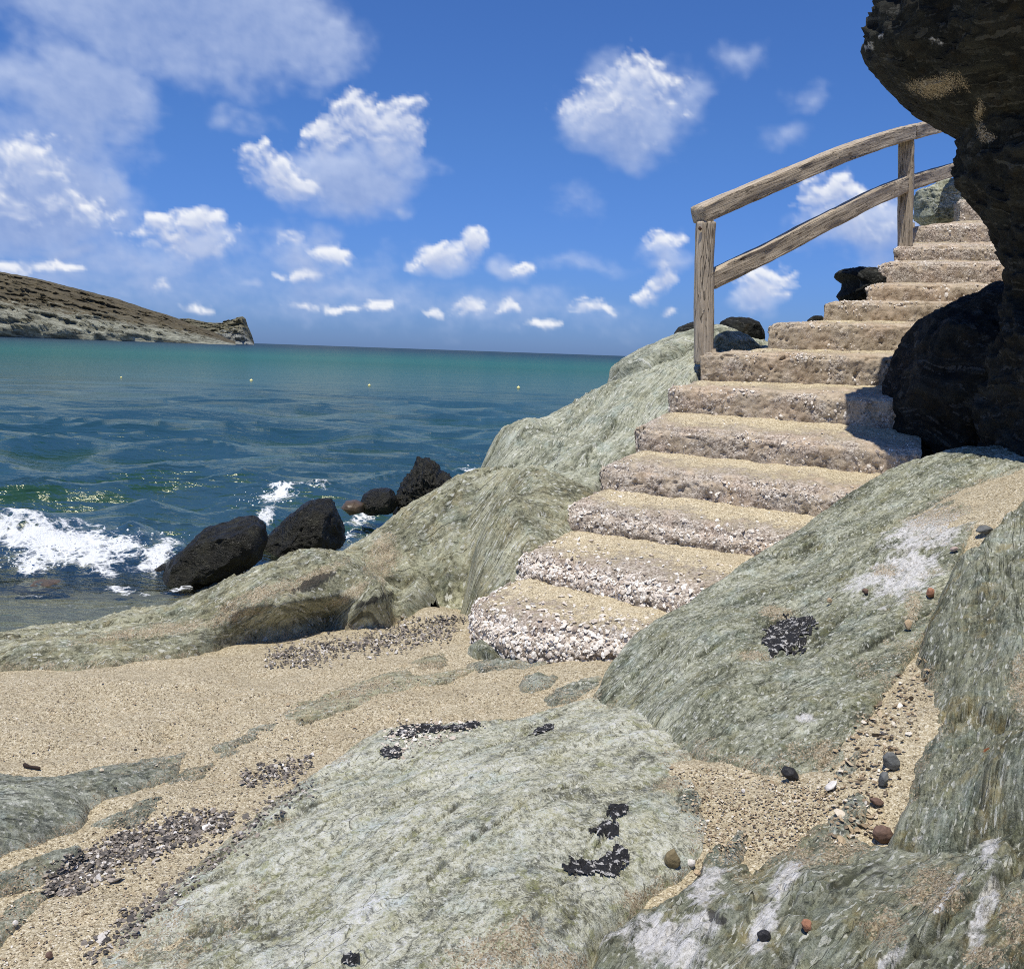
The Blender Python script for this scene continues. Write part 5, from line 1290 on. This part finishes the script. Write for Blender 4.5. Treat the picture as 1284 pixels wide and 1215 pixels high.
scatter_on([(52, 1118), (75, 1085), (150, 1045), (200, 1030), (255, 1012), (295, 1018), (290, 1032), (220, 1058), (150, 1085), (90, 1120)], -1.44, 1700, .003, .010, 'gravel', MAT_GRAVEL, 11, label='streak of dark wet-looking gravel with white shell bits across the sand', lift=.001)
scatter_on([(100, 1195), (150, 1150), (225, 1102), (290, 1050), (330, 1005), (392, 972), (400, 978), (340, 1020), (300, 1055), (235, 1110), (165, 1168), (120, 1205)], -1.43, 1100, .003, .009, 'gravel', MAT_GRAVEL, 12, label='thin line of gravel along the edge of the pale foreground slab', lift=.001)
scatter_on([(300, 975), (310, 985), (390, 960), (395, 945)], -1.42, 260, .0035, .009, 'gravel', MAT_GRAVEL, 13, label='small patch of brown gravel above the pale slab corner', lift=.003)
scatter_on([(330, 830), (350, 812), (440, 800), (560, 770), (585, 770), (555, 795), (480, 810), (420, 820), (370, 836)], -1.43, 1500, .003, .010, 'gravel', MAT_GRAVEL, 14, label='dark gravel strip at the shaded foot of the long ridge', lift=.001)
scatter_on([(480, 918), (520, 905), (600, 900), (612, 906), (560, 920), (500, 950), (482, 945)], -1.37, 240, .003, .008, 'gravel', MAT_SHELL, 16, label='pebbles caught on the upper edge of the pale slab', lift=.001)
scatter_on([(1030, 1000), (1060, 930), (1150, 820), (1170, 850), (1120, 960), (1090, 1050), (1050, 1060)], -1.1, 380, .003, .010, 'gravel', MAT_GRIT, 17, label='loose stony grit in the sandy gully', lift=.003)
scatter_on([(840, 960), (1000, 975), (1060, 990), (1000, 1060), (900, 1075), (870, 1020)], -1.17, 1400, .0018, .0045, 'grit', MAT_GRIT, 18, label='coarse shelly grit in the sand pocket among rocks', lift=.002, tone=(2, 2))
scatter_on([(0, 860), (300, 850), (560, 845), (720, 860), (560, 890), (380, 950), (280, 1030), (100, 1180), (0, 1215), (0, 1110), (250, 960), (0, 950)], -1.43, 2600, .0015, .0042, 'grit', MAT_GRIT, 19, label='scattered coarse grit over the open beach sand', lift=.001, tone=(2, 2))

def stone(px, py, y_, w, h, mat, label, seed, cat='stone', name='stone', n=9, facet=.3, squash=.7, rot=0, shape=None):
    rg = random.Random(seed)
    y = float(ground_y(px, py + h * .42)) + .2 * h * y_ / F
    if not np.isfinite(y): y = y_
    O = []
    for i in range(n):
        a = 2 * pi * i / n
        r = rg.uniform(.78, 1.12)
        u, v_ = cos(a) * w / 2 * r, sin(a) * h / 2 * r
        O.append((px + u * cos(rot) - v_ * sin(rot), py + u * sin(rot) + v_ * cos(rot)))
    if shape: O = [(px + a, py + b) for a, b in shape]
    return blob(name, O, y, squash * max(w, h) / 2 * y / F, mat, label, seed, amp=.06, planes=10, nlat=30, nlon=60, cat=cat)
M_GREY2 = plain('pinkish_shell', (.42, .33, .28), .7, .2)
M_BROWN = plain('brown_stone', (.20, .16, .085), .8)
M_RUST = plain('rust_brown_stone', (.15, .095, .07), .8)
M_ORANGE = plain('terracotta_chip', (.33, .16, .095), .85, .3)
M_BLACK = plain('black_stone', (.022, .022, .024), .6, .4)
M_WHITE = plain('white_shell', (.70, .66, .60), .6, .15)
M_GREY = plain('grey_stone', (.13, .135, .13), .85)
M_TANS = plain('tan_stone', (.48, .36, .22), .85)
M_STICK = plain('driftwood', (.035, .022, .016), .85)
def ydepth(px, py, z): return PZ(px, py, z)[1]
stone(843, 1077, ydepth(843, 1083, -1.165), 24, 24, M_BROWN, 'small olive-brown stone lying on the pale slab', 301)
stone(1105, 1046, ydepth(1105, 1052, -1.10), 28, 24, M_RUST, 'dark reddish-brown stone in the gully sand', 302)
stone(1167, 743, 3.55, 12, 14, M_ORANGE, 'orange terracotta chip on the large schist rock', 303, cat='chip', facet=.5)
stone(1139, 783, 3.32, 11, 14, M_TANS, 'tan stone chip just below the terracotta chip', 304, cat='chip', facet=.5)
stone(1012, 1160, ydepth(1012, 1164, -1.09), 15, 18, M_ORANGE, 'pinkish terracotta chip on the folded outcrop', 305, cat='chip', facet=.5)
stone(958, 1173, ydepth(958, 1178, -1.12), 19, 15, M_BLACK, 'angular black stone on the folded outcrop', 306, facet=.6)
stone(990, 969, ydepth(990, 973, -1.13), 28, 16, M_BLACK, 'black flat stone at the upper rim of the sand pocket', 307, rot=.5)
stone(1118, 955, ydepth(1118, 960, -1.075), 22, 24, M_GREY, 'oval dark grey stone in the gully sand', 308, rot=-.6)
stone(1108, 977, ydepth(1108, 984, -1.09), 12, 22, M_GREY, 'upright slim grey stone below the oval one', 309, rot=.4)
stone(1100, 1005, ydepth(1100, 1008, -1.10), 20, 8, M_RUST, 'thin brown sliver of stone in the gully', 310, rot=.2)
stone(1235, 664, 3.95, 22, 12, M_GREY, 'grey-brown flat stone at the top of the sandy gully', 311)
stone(1042, 985, ydepth(1042, 988, -1.125), 22, 6, M_WHITE, 'long white shell splinter at the edge of the sand pocket', 312, rot=-.6, cat='shell', name='shell')
stone(1196, 688, 3.72, 12, 6, M_GREY2, 'pale pinkish broken shell among gully grit', 313, rot=-.3, cat='shell', name='shell')
stone(932, 992, ydepth(932, 994, -1.165), 6, 7, M_WHITE, 'tiny white shell in the middle of the sand pocket', 314, cat='shell', name='shell')
stone(19, 1157, ydepth(19, 1160, -1.44), 9, 8, M_WHITE, 'small white pebble on the sand below the gravel streak', 315)
stone(62, 1197, ydepth(62, 1200, -1.44), 10, 10, M_RUST, 'small purple-brown pebble on the sand', 316)
stone(145, 988, ydepth(145, 990, -1.43), 4, 4, M_BLACK, 'tiny black pebble on the smooth sand', 317)
stone(1085, 745 - 4, 3.9, 9, 7, M_RUST, 'small brown chip on the large schist rock', 319, cat='chip')
stone(1040, 753, 3.85, 8, 7, M_TANS, 'tiny tan chip above the tar crust', 320, cat='chip')
stone(867, 1082, ydepth(867, 1086, -1.175), 12, 10, M_WHITE, 'cream pebble stuck in the dark crust above the quartz', 321)
stone(874, 1094 , ydepth(874, 1098, -1.18), 9, 9, M_TANS, 'pink pebble stuck in the dark crust above the quartz', 322)
stone(170, 940, ydepth(170, 941, -1.44), 4, 4, M_BLACK, 'tiny dark grain on sand near the dents', 323)

def stick():
    a = PY(30, 957, float(ground_y(30, 958))); b = PY(49, 963, float(ground_y(49, 964))); a[2] -= .003; b[2] -= .003
    n, m = 16, 10
    t = np.linspace(0, 1, n); an = np.linspace(0, 2 * pi, m, endpoint=False)
    ax = (b - a) / np.linalg.norm(b - a); s1 = np.cross(ax, [0, 0, 1]); s2 = np.cross(s1, ax)
    V = []
    for i in range(n):
        r = .0065 * (1 - .25 * t[i]) * (1 + .15 * sin(9 * t[i])) * (.35 if i in (0, n - 1) else 1)
        V.append(a + (b - a) * t[i] + .004 * sin(5 * t[i]) * s1 + r * (np.cos(an)[:, None] * s1 + np.sin(an)[:, None] * s2))
    me = mesh_from('driftwood_stick', np.concatenate(V), grid_faces(n, m, wrap=True)[:, ::-1])
    link('driftwood_stick', me, M_STICK, None, 'short dark driftwood stick lying on the sand', 'stick')
stick()
def curl():
    # dried curled leaf: a bent strip on the right-hand ledge
    P = [PZ(1243, 942, -.955), PZ(1238, 948, -.955), PZ(1240, 962, -.962), PZ(1242, 974, -.968), PZ(1236, 981, -.972)]
    P = np.array(P); t = np.linspace(0, len(P) - 1, 30)
    C = np.stack([np.interp(t, np.arange(len(P)), P[:, i]) for i in range(3)], 1)
    for _ in range(4): C[1:-1] = (C[:-2] + 2 * C[1:-1] + C[2:]) / 4
    m = 9; V = []
    for i, c in enumerate(C):
        w = .010 * (.35 + sin(pi * min(1, (i + 1) / 28)))
        for j in range(m):
            a = (j / (m - 1) - .5) * 3.4
            V.append(c + np.array([sin(a) * w, 0, (1 - cos(a)) * w * .9 + .006]))
    me = mesh_from('dried_leaf', np.array(V), grid_faces(30, m))
    o = link('dried_leaf', me, plain('dried_leaf_brown', (.22, .085, .04), .7, .3), None, 'curled reddish-brown dried leaf on the dark green ledge', 'leaf')
    s = o.modifiers.new('thickness', 'SOLIDIFY'); s.thickness = .002
curl()

# ------------------------------------------------------------------ drops thrown up by the small breaker and round the wet boulders
def spray():
    rng = np.random.default_rng(91)
    P = []
    for cx, cy, rx, ry, n, up in ((110, 692, 110, 7, 420, .16), (40, 705, 50, 10, 200, .10), (200, 700, 40, 10, 160, .14), (350, 630, 45, 8, 140, .12), (590, 596, 22, 6, 60, .10), (300, 715, 50, 3, 60, .05), (430, 680, 30, 6, 60, .06)):
        px = rng.normal(cx, rx * .55, n); py = rng.normal(cy, ry * .6, n)
        d = rays(px, py); p = d * ((SEA + .08) / d[:, 2])[:, None]
        p[:, 2] += np.abs(rng.normal(0, up * .55, n)); P.append(p)
    P = np.concatenate(P); n = len(P)
    scatter_mesh('sea_spray', P, np.tile([[0, 0, 1.]], (n, 1)), np.clip(rng.lognormal(np.log(.006), .5, n), .002, .016), np.ones(n), plain('spray_white', (.82, .85, .86), .5, .05), None, .9, 'stuff', 'white drops of spray over the breaking wave', 'spray', rng)
spray()

# ------------------------------------------------------------------ buoys out on the water
def buoy(px, py, s, label):
    p = PZ(px, py, SEA)
    prof = [(0, -.55), (.6, -.5), (.95, -.2), (1, .1), (.9, .4), (.62, .7), (.3, .86), (.2, .95), (.2, 1.15), (.12, 1.22), (0, 1.22)]
    m = 20; an = np.linspace(0, 2 * pi, m, endpoint=False)
    V = np.concatenate([np.stack([r * np.cos(an), r * np.sin(an), np.full(m, z)], 1) for r, z in prof]) * s + p + np.array([0, 0, .25 * s])
    me = mesh_from('buoy', V, grid_faces(len(prof), m, wrap=True))
    link('buoy', me, M_BUOY, None, label, 'buoy', 'buoys on the water')
M_BUOY = plain('yellow_buoy', (.78, .70, .30), .5, .1, 4)
for px, py, s in ((315, 478, .09), (463, 484, .08), (650, 487, .10), (152, 474, .06)):
    buoy(px, py, s, 'small yellow buoy floating on the open water')
